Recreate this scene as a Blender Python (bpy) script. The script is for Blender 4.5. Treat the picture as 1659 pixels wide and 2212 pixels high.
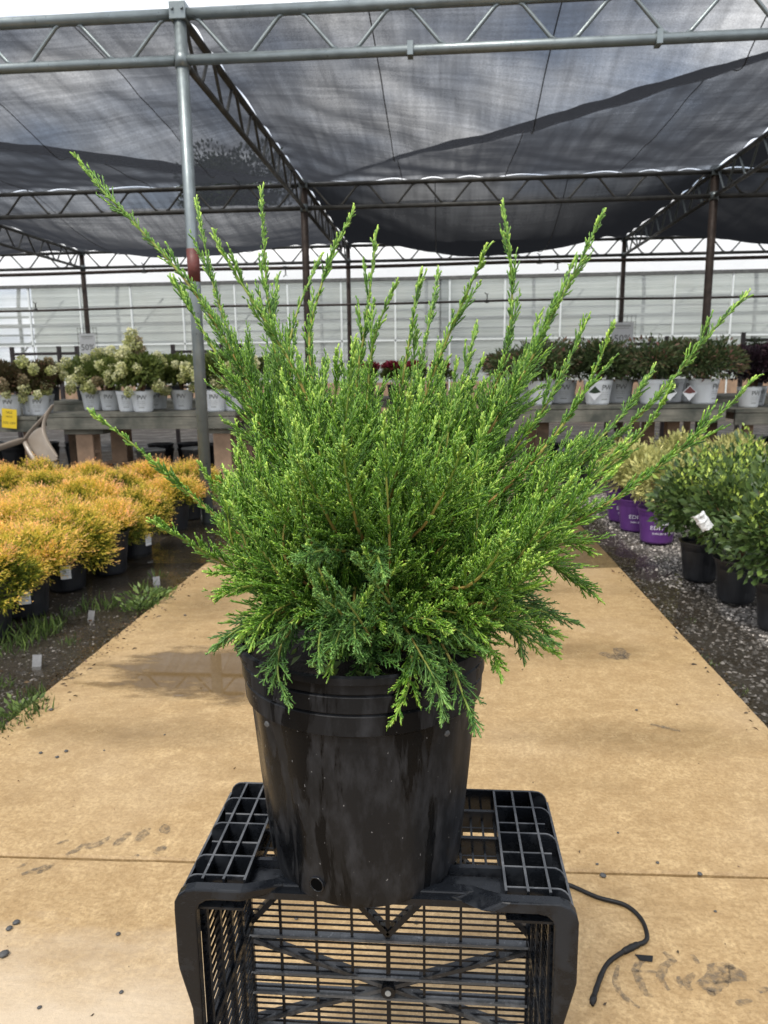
import bpy, math, random
import numpy as np
from mathutils import Vector, Matrix, noise as mnoise

for o in list(bpy.data.objects):
    bpy.data.objects.remove(o)
SC = bpy.context.scene
COL = SC.collection
R = math.radians

# ------------------------------------------------------------------ camera, world, sun, exposure
CAM_H = 1.15
cam = bpy.data.cameras.new('camera')
cam.sensor_fit = 'VERTICAL'; cam.sensor_height = 36.0; cam.lens = 26.0
cam.clip_start = 0.05; cam.clip_end = 2000
cam_o = bpy.data.objects.new('camera', cam); COL.objects.link(cam_o)
CAM_M = Matrix.Rotation(R(4.47), 3, 'Z') @ Matrix.Rotation(R(79.5), 3, 'X') @ Matrix.Rotation(R(-0.7), 3, 'Z')
cam_o.matrix_world = Matrix.Translation((0, 0, CAM_H)) @ CAM_M.to_4x4()
SC.camera = cam_o
cam.dof.use_dof = True; cam.dof.focus_distance = 0.82; cam.dof.aperture_fstop = 14.0

world = bpy.data.worlds.new('World'); SC.world = world
world.use_nodes = True
wn, wl = world.node_tree.nodes, world.node_tree.links
wn.clear()
w_out = wn.new('ShaderNodeOutputWorld'); w_bg = wn.new('ShaderNodeBackground')
w_sky = wn.new('ShaderNodeTexSky'); w_sky.sky_type = 'NISHITA'; w_sky.sun_disc = False
w_sky.sun_elevation = R(58); w_sky.sun_rotation = R(200); w_sky.air_density = 1.0; w_sky.dust_density = 3.0
w_tc = wn.new('ShaderNodeTexCoord')
w_map = wn.new('ShaderNodeMapping'); w_map.inputs['Scale'].default_value = (1.0, 1.0, 2.0)
w_n = wn.new('ShaderNodeTexNoise'); w_n.inputs['Scale'].default_value = 3.2; w_n.inputs['Detail'].default_value = 6; w_n.inputs['Roughness'].default_value = 0.55
w_r = wn.new('ShaderNodeValToRGB'); w_r.color_ramp.elements[0].position = 0.33; w_r.color_ramp.elements[1].position = 0.6
w_r.color_ramp.elements[0].color = (0.25, 0.25, 0.25, 1); w_r.color_ramp.elements[1].color = (1, 1, 1, 1)
w_mix = wn.new('ShaderNodeMix'); w_mix.data_type = 'RGBA'
w_n2 = wn.new('ShaderNodeTexNoise'); w_n2.inputs['Scale'].default_value = 6.5; w_n2.inputs['Detail'].default_value = 5
w_r2 = wn.new('ShaderNodeValToRGB'); w_r2.color_ramp.elements[0].position = 0.35; w_r2.color_ramp.elements[1].position = 0.65
w_r2.color_ramp.elements[0].color = (0.40, 0.43, 0.49, 1); w_r2.color_ramp.elements[1].color = (1, 1, 1, 1)
w_sc = wn.new('ShaderNodeVectorMath'); w_sc.operation = 'SCALE'; w_sc.inputs['Scale'].default_value = 11.5
wl.new(w_map.outputs[0], w_n2.inputs['Vector']); wl.new(w_n2.outputs['Fac'], w_r2.inputs['Fac']); wl.new(w_r2.outputs['Color'], w_sc.inputs[0]); wl.new(w_sc.outputs[0], w_mix.inputs[7])
wl.new(w_tc.outputs['Generated'], w_map.inputs['Vector']); wl.new(w_map.outputs[0], w_n.inputs['Vector'])
wl.new(w_n.outputs['Fac'], w_r.inputs['Fac']); wl.new(w_r.outputs['Color'], w_mix.inputs[0])
wl.new(w_sky.outputs['Color'], w_mix.inputs[6]); wl.new(w_mix.outputs[2], w_bg.inputs['Color'])
w_bg.inputs['Strength'].default_value = 0.10
wl.new(w_bg.outputs[0], w_out.inputs['Surface'])

sun = bpy.data.lights.new('sun', 'SUN'); sun.energy = 1.5; sun.angle = R(12); sun.color = (1.0, 0.96, 0.88)
sun_o = bpy.data.objects.new('sun', sun); COL.objects.link(sun_o)
sun_o.rotation_euler = (R(32), 0, R(-20))     # high sun behind thin cloud, from behind the camera

SC.render.engine = 'CYCLES'
SC.cycles.transparent_max_bounces = 24
SC.cycles.max_bounces = 8
SC.view_settings.view_transform = 'Standard'; SC.view_settings.look = 'None'
SC.view_settings.gamma = 1.0; SC.view_settings.exposure = 1.05
SC.view_settings.use_curve_mapping = False

# ------------------------------------------------------------------ helpers
rng = np.random.default_rng(7)
random.seed(7)
FPX, PCX, PCY = 1598.0, 829.5, 1106.0     # focal length and centre of the photo at 1659 px width

def ray(x, y):
    return CAM_M @ Vector(((x - PCX) / FPX, -(y - PCY) / FPX, -1.0))
def on_z(x, y, z=0.0):
    d = ray(x, y); t = (z - CAM_H) / d.z
    return Vector((0, 0, CAM_H)) + d * t
def on_y(x, y, Y):
    d = ray(x, y); t = Y / d.y
    return Vector((0, 0, CAM_H)) + d * t

def tag(o, label=None, cat=None, group=None, kind=None):
    if label: o['label'] = label
    if cat: o['category'] = cat
    if group: o['group'] = group
    if kind: o['kind'] = kind
    return o

def empty(name, loc=(0, 0, 0), rz=0.0, label=None, cat=None, group=None):
    o = bpy.data.objects.new(name, None); COL.objects.link(o)
    o.location = loc; o.rotation_euler = (0, 0, rz); o.empty_display_size = 0.05
    return tag(o, label, cat, group)

def add(name, me, parent=None, loc=None, rot=None, scale=None):
    o = bpy.data.objects.new(name, me); COL.objects.link(o)
    if parent is not None: o.parent = parent
    if loc is not None: o.location = loc
    if rot is not None: o.rotation_euler = rot
    if scale is not None: o.scale = scale if hasattr(scale, '__len__') else (scale,) * 3
    return o

def mesh_np(name, V, faces, mat=None, attr=None, smooth=False):
    """V (n,3); faces: list of (m,k) int arrays; attr: (n,4) float colours"""
    V = np.asarray(V, dtype=np.float32)
    me = bpy.data.meshes.new(name)
    me.vertices.add(len(V)); me.vertices.foreach_set('co', V.ravel())
    faces = [np.asarray(f, dtype=np.int32) for f in faces if len(f)]
    nl = sum(f.size for f in faces); npol = sum(len(f) for f in faces)
    me.loops.add(nl); me.polygons.add(npol)
    me.loops.foreach_set('vertex_index', np.concatenate([f.ravel() for f in faces]))
    st, k = [], 0
    for f in faces:
        st.append(k + np.arange(len(f)) * f.shape[1]); k += f.size
    me.polygons.foreach_set('loop_start', np.concatenate(st).astype(np.int32))
    if smooth: me.polygons.foreach_set('use_smooth', np.ones(npol, dtype=bool))
    me.update(calc_edges=True)
    if attr is not None:
        a = me.attributes.new('tint', 'FLOAT_COLOR', 'POINT')
        a.data.foreach_set('color', np.asarray(attr, dtype=np.float32).ravel())
    if mat is not None: me.materials.append(mat)
    return me

class MB:
    """collects boxes, bars, tubes, lathes and prisms into one mesh"""
    def __init__(s): s.v = []; s.f = []
    def poly(s, vs, fs):
        b = len(s.v); s.v += [tuple(p) for p in vs]; s.f += [tuple(i + b for i in q) for q in fs]; return s
    def box(s, x0, x1, y0, y1, z0, z1):
        vs = [(x, y, z) for z in (z0, z1) for y in (y0, y1) for x in (x0, x1)]
        return s.poly(vs, [(0, 2, 3, 1), (4, 5, 7, 6), (0, 1, 5, 4), (2, 6, 7, 3), (0, 4, 6, 2), (1, 3, 7, 5)])
    def bar(s, a, b, w, h, up=(0, 0, 1)):
        a, b = Vector(a), Vector(b); d = (b - a).normalized(); u = Vector(up)
        if abs(d.dot(u)) > 0.98: u = Vector((0, 1, 0))
        r = d.cross(u).normalized() * w / 2; n = r.cross(d).normalized() * h / 2
        vs = [p + i * r + j * n for p in (a, b) for i, j in ((-1, -1), (1, -1), (1, 1), (-1, 1))]
        return s.poly(vs, [(0, 1, 2, 3), (7, 6, 5, 4), (0, 4, 5, 1), (1, 5, 6, 2), (2, 6, 7, 3), (3, 7, 4, 0)])
    def tube(s, pts, rad, n=8, caps=True):
        pts = [Vector(p) for p in pts]; m = len(pts)
        rad = rad if hasattr(rad, '__len__') else [rad] * m
        t0 = (pts[1] - pts[0]).normalized(); ref = Vector((0, 0, 1)) if abs(t0.z) < 0.9 else Vector((1, 0, 0))
        vs, fs = [], []
        for i, p in enumerate(pts):
            t = (pts[min(i + 1, m - 1)] - pts[max(i - 1, 0)]).normalized()
            a = t.cross(ref).normalized(); ref = a.cross(t).normalized(); 
            for k in range(n):
                c = 2 * math.pi * k / n; vs.append(p + (a * math.cos(c) + ref * math.sin(c)) * rad[i])
        for i in range(m - 1):
            for k in range(n):
                fs.append((i * n + k, i * n + (k + 1) % n, (i + 1) * n + (k + 1) % n, (i + 1) * n + k))
        if caps: fs += [tuple(range(n))[::-1], tuple((m - 1) * n + k for k in range(n))]
        return s.poly(vs, fs)
    def lathe(s, prof, n=32, cx=0, cy=0, close=False, mod=None):
        vs, fs = [], []
        for i, (r, z) in enumerate(prof):
            for k in range(n):
                a = 2 * math.pi * k / n; rr = r + (mod(i, a) if mod else 0)
                vs.append((cx + rr * math.cos(a), cy + rr * math.sin(a), z))
        for i in range(len(prof) - 1):
            for k in range(n):
                fs.append((i * n + k, i * n + (k + 1) % n, (i + 1) * n + (k + 1) % n, (i + 1) * n + k))
        if close: fs += [tuple(range(n))[::-1], tuple((len(prof) - 1) * n + k for k in range(n))]
        return s.poly(vs, fs)
    def prism(s, poly, y0, y1):
        """outline in XZ, extruded along Y"""
        n = len(poly)
        vs = [(x, y0, z) for x, z in poly] + [(x, y1, z) for x, z in poly]
        fs = [tuple(range(n)), tuple(range(2 * n - 1, n - 1, -1))] + [(i, i + n, (i + 1) % n + n, (i + 1) % n) for i in range(n)]
        return s.poly(vs, fs)
    def mesh(s, name, mat, smooth=False):
        me = bpy.data.meshes.new(name); me.from_pydata(s.v, [], s.f); me.update()
        if mat: me.materials.append(mat)
        if smooth: me.polygons.foreach_set('use_smooth', np.ones(len(me.polygons), dtype=bool))
        return me
    def build(s, name, mat, parent=None, smooth=False, bevel=0.0):
        o = add(name, s.mesh(name, mat, smooth), parent)
        if bevel:
            m = o.modifiers.new('bevel', 'BEVEL'); m.width = bevel; m.segments = 2; m.limit_method = 'ANGLE'; m.angle_limit = R(40)
        return o

def dup(root, loc=None, rz=None, scale=None):
    def cp(o, par):
        c = o.copy(); COL.objects.link(c); c.parent = par
        for ch in o.children: cp(ch, c)
        return c
    c = cp(root, None)
    if loc is not None: c.location = loc
    if rz is not None: c.rotation_euler = (0, 0, rz)
    if scale is not None: c.scale = scale if hasattr(scale, '__len__') else (scale,) * 3
    return c

# ---- materials
def new_mat(name):
    m = bpy.data.materials.new(name); m.use_nodes = True
    nt = m.node_tree; return m, nt, nt.nodes['Principled BSDF']
def nd(nt, typ, **kw):
    n = nt.nodes.new(typ)
    for k, v in kw.items():
        if k in ('op',): n.operation = v
        elif hasattr(n, k) and not k[0].isupper(): setattr(n, k, v)
    return n
def noise(nt, vec, scale, detail=4, rough=0.55, dist=0.0):
    n = nt.nodes.new('ShaderNodeTexNoise'); n.inputs['Scale'].default_value = scale; n.inputs['Detail'].default_value = detail
    n.inputs['Roughness'].default_value = rough; n.inputs['Distortion'].default_value = dist
    if vec is not None: nt.links.new(vec, n.inputs['Vector'])
    return n.outputs['Fac']
def ramp(nt, fac, stops, interp='LINEAR'):
    n = nt.nodes.new('ShaderNodeValToRGB'); cr = n.color_ramp; cr.interpolation = interp
    while len(cr.elements) < len(stops): cr.elements.new(0.5)
    for e, (p, c) in zip(cr.elements, stops):
        e.position = p; e.color = (c, c, c, 1) if not hasattr(c, '__len__') else (*c, 1)
    nt.links.new(fac, n.inputs['Fac']); return n.outputs['Color']
def mixc(nt, fac, a, b, mode='MIX'):
    n = nt.nodes.new('ShaderNodeMix'); n.data_type = 'RGBA'; n.blend_type = mode
    for i, v in ((0, fac), (6, a), (7, b)):
        if hasattr(v, 'is_output'): nt.links.new(v, n.inputs[i])
        elif i == 0: n.inputs[0].default_value = v
        else: n.inputs[i].default_value = (*v, 1) if len(v) == 3 else v
    return n.outputs[2]
def mth(nt, op, a, b=None, clamp=False):
    n = nt.nodes.new('ShaderNodeMath'); n.operation = op; n.use_clamp = clamp
    for i, v in enumerate((a, b)):
        if v is None: continue
        if hasattr(v, 'is_output'): nt.links.new(v, n.inputs[i])
        else: n.inputs[i].default_value = v
    return n.outputs[0]
def coords(nt, space='Object', scale=None):
    if space == 'Position': v = nt.nodes.new('ShaderNodeNewGeometry').outputs['Position']
    else: v = nt.nodes.new('ShaderNodeTexCoord').outputs[space]
    if scale:
        m = nt.nodes.new('ShaderNodeMapping'); m.inputs['Scale'].default_value = scale; nt.links.new(v, m.inputs['Vector']); v = m.outputs[0]
    return v
def bump(nt, bs, h, strength=0.3, dist=0.01):
    b = nt.nodes.new('ShaderNodeBump'); b.inputs['Strength'].default_value = strength; b.inputs['Distance'].default_value = dist
    nt.links.new(h, b.inputs['Height']); nt.links.new(b.outputs[0], bs.inputs['Normal'])
def simple(name, col, rough=0.6, var=0.25, scale=12, metal=0.0, bmp=0.15, spec=0.5):
    m, nt, bs = new_mat(name); v = coords(nt)
    f = noise(nt, v, scale, 6)
    c = mixc(nt, ramp(nt, f, [(0.3, 0), (0.7, 1)]), [x * (1 - var) for x in col], [min(1, x * (1 + var)) for x in col])
    nt.links.new(c, bs.inputs['Base Color'])
    rr = ramp(nt, noise(nt, v, scale * 2.3, 4), [(0.3, max(0.02, rough - 0.12)), (0.7, min(1, rough + 0.12))]); nt.links.new(rr, bs.inputs['Roughness'])
    bs.inputs['Metallic'].default_value = metal; bs.inputs['Specular IOR Level'].default_value = spec
    if bmp: bump(nt, bs, noise(nt, v, scale * 6, 4), bmp, 0.004)
    return m

M = {}
M['steel'] = simple('galvanised_steel', (0.20, 0.23, 0.235), 0.38, 0.15, 9, 0.55)
M['dark_steel'] = simple('weathered_steel', (0.085, 0.085, 0.08), 0.5, 0.3, 9, 0.4)
M['rusty'] = simple('rusty_brown_steel', (0.055, 0.038, 0.03), 0.6, 0.35, 14, 0.2)
M['red_paint'] = simple('old_red_paint', (0.11, 0.028, 0.022), 0.55, 0.3, 20)
M['black_plastic'] = simple('black_plastic_pot', (0.009, 0.010, 0.0125), 0.42, 0.3, 8)
M['white_pot'] = simple('white_plastic', (0.62, 0.64, 0.65), 0.4, 0.05, 8, bmp=0.03)
M['purple_pot'] = simple('purple_plastic', (0.095, 0.028, 0.16), 0.4, 0.12, 8, bmp=0.03)
M['white_print'] = simple('white_print', (0.75, 0.73, 0.8), 0.6, 0.05, 5, bmp=0)
M['grey_print'] = simple('dark_grey_print', (0.10, 0.105, 0.10), 0.6, 0.1, 5, bmp=0)
M['pale_print'] = simple('pale_grey_print', (0.36, 0.37, 0.36), 0.6, 0.1, 5, bmp=0)
M['paper'] = simple('white_label_paper', (0.62, 0.63, 0.64), 0.55, 0.06, 8, bmp=0.03)
M['yellow'] = simple('yellow_card', (0.72, 0.50, 0.01), 0.45, 0.06, 8, bmp=0.03)
M['black_ink'] = simple('black_ink', (0.02, 0.02, 0.02), 0.6, 0.1, 8, bmp=0)
M['soil'] = simple('potting_soil', (0.022, 0.016, 0.012), 0.9, 0.5, 60, bmp=0.8)
M['block'] = simple('concrete_block', (0.28, 0.185, 0.12), 0.9, 0.3, 5, bmp=0.5)
M['bark'] = simple('brown_bark', (0.16, 0.085, 0.04), 0.85, 0.4, 60, bmp=0.5)
M['tan_plastic'] = simple('taupe_plastic', (0.23, 0.19, 0.15), 0.42, 0.12, 6, bmp=0.05)
M['rubber'] = simple('black_rubber_hose', (0.006, 0.006, 0.0065), 0.5, 0.4, 40, spec=0.3)
M['pebble'] = simple('dark_pebble', (0.05, 0.05, 0.05), 0.6, 0.5, 60)
M['clear_tag'] = simple('faded_plastic_tag', (0.15, 0.15, 0.15), 0.35, 0.3, 30)
M['mullion'] = simple('white_aluminium', (0.58, 0.61, 0.60), 0.4, 0.05, 5, bmp=0)
M['rear'] = simple('grey_green_sheet', (0.40, 0.43, 0.40), 0.6, 0.2, 0.6, bmp=0)
M['rail'] = simple('dark_brown_rail', (0.035, 0.025, 0.026), 0.5, 0.3, 14)

def wood_mat(name, a, b):
    m, nt, bs = new_mat(name); v = coords(nt, 'Object')
    g = noise(nt, coords(nt, 'Object', (1.5, 30, 30)), 2.0, 6, 0.6)
    c = mixc(nt, ramp(nt, g, [(0.3, 0), (0.7, 1)]), a, b)
    st = ramp(nt, noise(nt, v, 3.0, 5), [(0.42, 0), (0.62, 1)])
    c = mixc(nt, st, c, (a[0] * 0.45, a[1] * 0.5, a[2] * 0.5))
    nt.links.new(c, bs.inputs['Base Color']); bs.inputs['Roughness'].default_value = 0.8
    bump(nt, bs, g, 0.4, 0.004); return m
M['wood'] = wood_mat('weathered_timber', (0.125, 0.12, 0.095), (0.24, 0.225, 0.18))
M['wood2'] = wood_mat('brown_timber', (0.16, 0.095, 0.055), (0.26, 0.16, 0.1))

def leaf_mat(name, stops, rough=0.5, trans=0.35, spec=0.35):
    """attribute tint: r = position along the shoot (0 old, 1 new growth), g = random per leaf"""
    m, nt, bs = new_mat(name)
    a = nt.nodes.new('ShaderNodeAttribute'); a.attribute_name = 'tint'
    sp = nt.nodes.new('ShaderNodeSeparateColor'); nt.links.new(a.outputs['Color'], sp.inputs[0])
    c = ramp(nt, sp.outputs[0], stops)
    hs = nt.nodes.new('ShaderNodeHueSaturation')
    nt.links.new(mth(nt, 'MULTIPLY_ADD', sp.outputs[1], 0.75), hs.inputs['Value'])
    hs.inputs['Value'].links[0].from_node.inputs[2].default_value = 0.62
    nt.links.new(mth(nt, 'MULTIPLY_ADD', sp.outputs[1], -0.03), hs.inputs['Hue'])
    hs.inputs['Hue'].links[0].from_node.inputs[2].default_value = 0.515
    nt.links.new(c, hs.inputs['Color'])
    nt.links.new(hs.outputs[0], bs.inputs['Base Color'])
    bs.inputs['Roughness'].default_value = rough; bs.inputs['Specular IOR Level'].default_value = spec
    if trans:
        tr = nt.nodes.new('ShaderNodeBsdfTranslucent'); nt.links.new(hs.outputs[0], tr.inputs['Color'])
        mx = nt.nodes.new('ShaderNodeMixShader'); mx.inputs[0].default_value = trans
        nt.links.new(bs.outputs[0], mx.inputs[1]); nt.links.new(tr.outputs[0], mx.inputs[2])
        nt.links.new(mx.outputs[0], nt.nodes['Material Output'].inputs['Surface'])
    return m
M['juniper'] = leaf_mat('juniper_scale_leaf', [(0.0, (0.018, 0.062, 0.009)), (0.35, (0.062, 0.165, 0.013)), (0.7, (0.155, 0.325, 0.024)), (1.0, (0.50, 0.69, 0.12))], 0.38, 0.15, 0.6)
M['juniper_young'] = leaf_mat('juniper_needle_leaf', [(0.0, (0.020, 0.064, 0.015)), (0.55, (0.060, 0.160, 0.026)), (1.0, (0.24, 0.44, 0.10))], 0.42, 0.15, 0.5)
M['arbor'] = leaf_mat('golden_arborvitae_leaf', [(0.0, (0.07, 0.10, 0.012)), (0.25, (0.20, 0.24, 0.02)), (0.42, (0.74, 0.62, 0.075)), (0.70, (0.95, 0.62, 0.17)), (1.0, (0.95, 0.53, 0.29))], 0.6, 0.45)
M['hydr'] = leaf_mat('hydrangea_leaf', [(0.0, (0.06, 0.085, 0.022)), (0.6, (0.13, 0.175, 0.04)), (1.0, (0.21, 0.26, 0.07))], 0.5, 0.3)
M['hydr_red'] = leaf_mat('reddish_hydrangea_leaf', [(0.0, (0.05, 0.06, 0.022)), (0.6, (0.11, 0.085, 0.04)), (1.0, (0.2, 0.10, 0.07))], 0.5, 0.3)
M['floret'] = leaf_mat('cream_floret', [(0.0, (0.36, 0.40, 0.12)), (0.5, (0.66, 0.67, 0.32)), (1.0, (0.85, 0.83, 0.56))], 0.6, 0.3)
M['floret_brown'] = leaf_mat('faded_floret', [(0.0, (0.16, 0.13, 0.06)), (0.6, (0.33, 0.28, 0.15)), (1.0, (0.5, 0.36, 0.24))], 0.6, 0.3)
M['weig'] = leaf_mat('bronze_leaf', [(0.0, (0.035, 0.06, 0.024)), (0.6, (0.085, 0.125, 0.045)), (1.0, (0.22, 0.10, 0.08))], 0.45, 0.25)
M['plum'] = leaf_mat('plum_leaf', [(0.0, (0.014, 0.010, 0.014)), (0.6, (0.035, 0.018, 0.026)), (1.0, (0.075, 0.03, 0.04))], 0.45, 0.25)
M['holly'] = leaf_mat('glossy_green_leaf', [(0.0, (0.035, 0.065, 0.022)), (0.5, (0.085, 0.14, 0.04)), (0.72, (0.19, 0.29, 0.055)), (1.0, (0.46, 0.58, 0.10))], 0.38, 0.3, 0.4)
M['varieg'] = leaf_mat('variegated_leaf', [(0.0, (0.11, 0.12, 0.04)), (0.35, (0.42, 0.42, 0.14)), (1.0, (0.90, 0.85, 0.38))], 0.5, 0.3)
M['grass'] = leaf_mat('grass_blade', [(0.0, (0.05, 0.08, 0.02)), (1.0, (0.13, 0.20, 0.05))], 0.5, 0.3)
M['pinkfl'] = leaf_mat('red_flower', [(0.0, (0.2, 0.02, 0.03)), (1.0, (0.5, 0.06, 0.09))], 0.6, 0.3)
M['litter'] = leaf_mat('dry_leaf_litter', [(0.0, (0.03, 0.02, 0.012)), (0.7, (0.10, 0.065, 0.035)), (1.0, (0.26, 0.18, 0.10))], 0.7, 0.0)
M['tree'] = leaf_mat('tree_leaf', [(0.0, (0.02, 0.035, 0.012)), (1.0, (0.05, 0.08, 0.025))], 0.6, 0.2)

def crate_mat(name, base, dusty):
    m, nt, bs = new_mat(name); v = coords(nt)
    f = ramp(nt, noise(nt, v, 22, 8, 0.65), [(0.50, 0), (0.60, 1)])
    sc = ramp(nt, noise(nt, coords(nt, 'Object', (1, 1, 6)), 130, 3), [(0.62, 0), (0.72, 1)])
    c = mixc(nt, mth(nt, 'MULTIPLY', f, 0.5), base, dusty)
    c = mixc(nt, mth(nt, 'MULTIPLY', sc, 0.35), c, [x * 1.7 for x in dusty])
    nt.links.new(c, bs.inputs['Base Color'])
    nt.links.new(ramp(nt, f, [(0, 0.22), (1, 0.5)]), bs.inputs['Roughness'])
    bs.inputs['Specular IOR Level'].default_value = 0.3
    bump(nt, bs, noise(nt, v, 300, 3), 0.12, 0.001); return m
M['crate'] = crate_mat('black_crate_plastic', (0.006, 0.0072, 0.0095), (0.020, 0.023, 0.028))
M['hole'] = simple('painted_hole_shade', (0.003, 0.003, 0.003), 0.95, 0.1, 8, bmp=0, spec=0.0)  # glossless black, the shade inside the drainage hole as colour
M['rib_sky_sheen'] = crate_mat('sky_sheen_crate_rib', (0.09, 0.095, 0.10), (0.22, 0.23, 0.24))  # pale grey paints the sky reflected on the wide rib tops
M['crate_brace'] = crate_mat('sky_sheen_crate_brace', (0.03, 0.032, 0.035), (0.13, 0.135, 0.14))  # brace grey lifted too, sky reflection put into the colour
M['crate_worn_lit'] = crate_mat('scuffed_lit_crate_edge', (0.05, 0.054, 0.060), (0.13, 0.135, 0.145))  # scuffed rib edges, with the sky sheen on them painted in as well

# juniper pot: dull dusty plastic with dark wet runs
m, nt, bs = new_mat('black_pot_with_water_runs'); v = coords(nt)
wet = ramp(nt, noise(nt, coords(nt, 'Object', (24, 24, 4.5)), 1.0, 6, 0.6, 0.4), [(0.445, 0), (0.485, 1)])
dust = ramp(nt, noise(nt, coords(nt, 'Object', (40, 40, 14)), 1.4, 6, 0.65), [(0.45, 0), (0.75, 1)])
c = mixc(nt, wet, (0.0036, 0.0040, 0.0048), (0.0074, 0.0082, 0.0098))
c = mixc(nt, mth(nt, 'MULTIPLY', mth(nt, 'MULTIPLY', dust, wet), 0.6), c, (0.042, 0.044, 0.05))
sp_ = ramp(nt, noise(nt, coords(nt, 'Object', (1, 1, 0.6)), 260, 2), [(0.735, 0), (0.76, 1)])
c = mixc(nt, mth(nt, 'MULTIPLY', sp_, 0.7), c, (0.22, 0.22, 0.22))
nt.links.new(c, bs.inputs['Base Color'])
nt.links.new(ramp(nt, wet, [(0, 0.26), (1, 0.5)]), bs.inputs['Roughness'])
nt.links.new(ramp(nt, wet, [(0, 0.10), (1, 0.2)]), bs.inputs['Specular IOR Level'])
bump(nt, bs, noise(nt, v, 160, 3), 0.10, 0.001)
M['juniper_pot'] = m

# concrete path: tan, damp; wetter hollows, a drier grey corner, broom lines
m, nt, bs = new_mat('tan_broomed_concrete'); p = coords(nt, 'Position')
sx = nt.nodes.new('ShaderNodeSeparateXYZ'); nt.links.new(p, sx.inputs[0]); X, Y = sx.outputs[0], sx.outputs[1]
def blob(cx, cy, rx, ry, nz=0.5, soft=0.45):
    dx = mth(nt, 'DIVIDE', mth(nt, 'SUBTRACT', X, cx), rx); dy = mth(nt, 'DIVIDE', mth(nt, 'SUBTRACT', Y, cy), ry)
    d = mth(nt, 'SQRT', mth(nt, 'ADD', mth(nt, 'MULTIPLY', dx, dx), mth(nt, 'MULTIPLY', dy, dy)))
    d = mth(nt, 'ADD', d, mth(nt, 'MULTIPLY', mth(nt, 'SUBTRACT', wob, 0.5), nz))
    return ramp(nt, d, [(1 - soft, 1), (1.0, 0)])
wob = noise(nt, coords(nt, 'Position', (1, 2.2, 1)), 5, 6, 0.6)
fine = noise(nt, p, 90, 5, 0.7); mid = noise(nt, coords(nt, 'Position', (1, 1, 1)), 9, 8, 0.74); big = noise(nt, p, 1.3, 4)
broom = noise(nt, coords(nt, 'Position', (2.0, 150, 1)), 1.0, 3, 0.5)
c = mixc(nt, ramp(nt, mid, [(0.3, 0), (0.72, 1)]), (0.32, 0.21, 0.094), (0.54, 0.39, 0.205))
c = mixc(nt, mth(nt, 'MULTIPLY', ramp(nt, fine, [(0.43, 1), (0.55, 0)]), 0.5), c, (0.20, 0.125, 0.05))
c = mixc(nt, mth(nt, 'MULTIPLY', ramp(nt, noise(nt, p, 26, 6, 0.7), [(0.42, 1), (0.6, 0)]), 0.45), c, (0.25, 0.155, 0.062))
c = mixc(nt, mth(nt, 'MULTIPLY', ramp(nt, broom, [(0.4, 1), (0.55, 0)]), 0.06), c, (0.30, 0.20, 0.09))
c = mixc(nt, mth(nt, 'MULTIPLY', ramp(nt, big, [(0.5, 0), (0.7, 1)]), 0.25), c, (0.44, 0.34, 0.22))
stn = ramp(nt, noise(nt, coords(nt, 'Position', (1, 1.3, 1)), 2.2, 9, 0.72), [(0.50, 0), (0.66, 1)])
c = mixc(nt, mth(nt, 'MULTIPLY', stn, 0.55), c, (0.22, 0.14, 0.058))
pit = ramp(nt, noise(nt, p, 150, 6, 0.8), [(0.40, 1), (0.47, 0)])
c = mixc(nt, mth(nt, 'MULTIPLY', pit, 0.35), c, (0.14, 0.088, 0.04))
grey = blob(-0.75, 0.95, 0.62, 0.42, 0.9, 0.6)
c = mixc(nt, mth(nt, 'MULTIPLY', grey, 0.75), c, (0.50, 0.41, 0.30))
wets = blob(-0.80, 2.72, 0.66, 0.30, 1.6, 0.35)
for a in ((-1.0, 2.2, 0.5, 0.13), (0.62, 2.25, 0.5, 0.16), (0.55, 3.0, 0.45, 0.2), (-0.35, 1.42, 0.3, 0.06), (0.25, 3.9, 0.8, 0.22), (-1.2, 3.6, 0.3, 0.5)):
    wets = mth(nt, 'MAXIMUM', wets, mth(nt, 'MULTIPLY', blob(*a, 1.3, 0.9), 0.45))
c = mixc(nt, mth(nt, 'MULTIPLY', wets, 0.85), c, (0.085, 0.053, 0.023))
spk = ramp(nt, noise(nt, p, 210, 2), [(0.26, 1), (0.30, 0)])
c = mixc(nt, mth(nt, 'MULTIPLY', spk, 0.6), c, (0.10, 0.065, 0.035))
nt.links.new(c, bs.inputs['Base Color'])
rr = mixc(nt, wets, ramp(nt, mid, [(0.35, 0.62), (0.65, 0.42)]), (0.02, 0.02, 0.02))
nt.links.new(rr, bs.inputs['Roughness']); bs.inputs['Specular IOR Level'].default_value = 0.5
hb = mth(nt, 'ADD', mth(nt, 'MULTIPLY', fine, 0.6), mth(nt, 'MULTIPLY', broom, 0.18))
hb = mth(nt, 'MULTIPLY', hb, mth(nt, 'SUBTRACT', 1.0, mth(nt, 'MULTIPLY', wets, 1.0)))
bump(nt, bs, hb, 0.6, 0.005)
M['concrete'] = m

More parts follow.
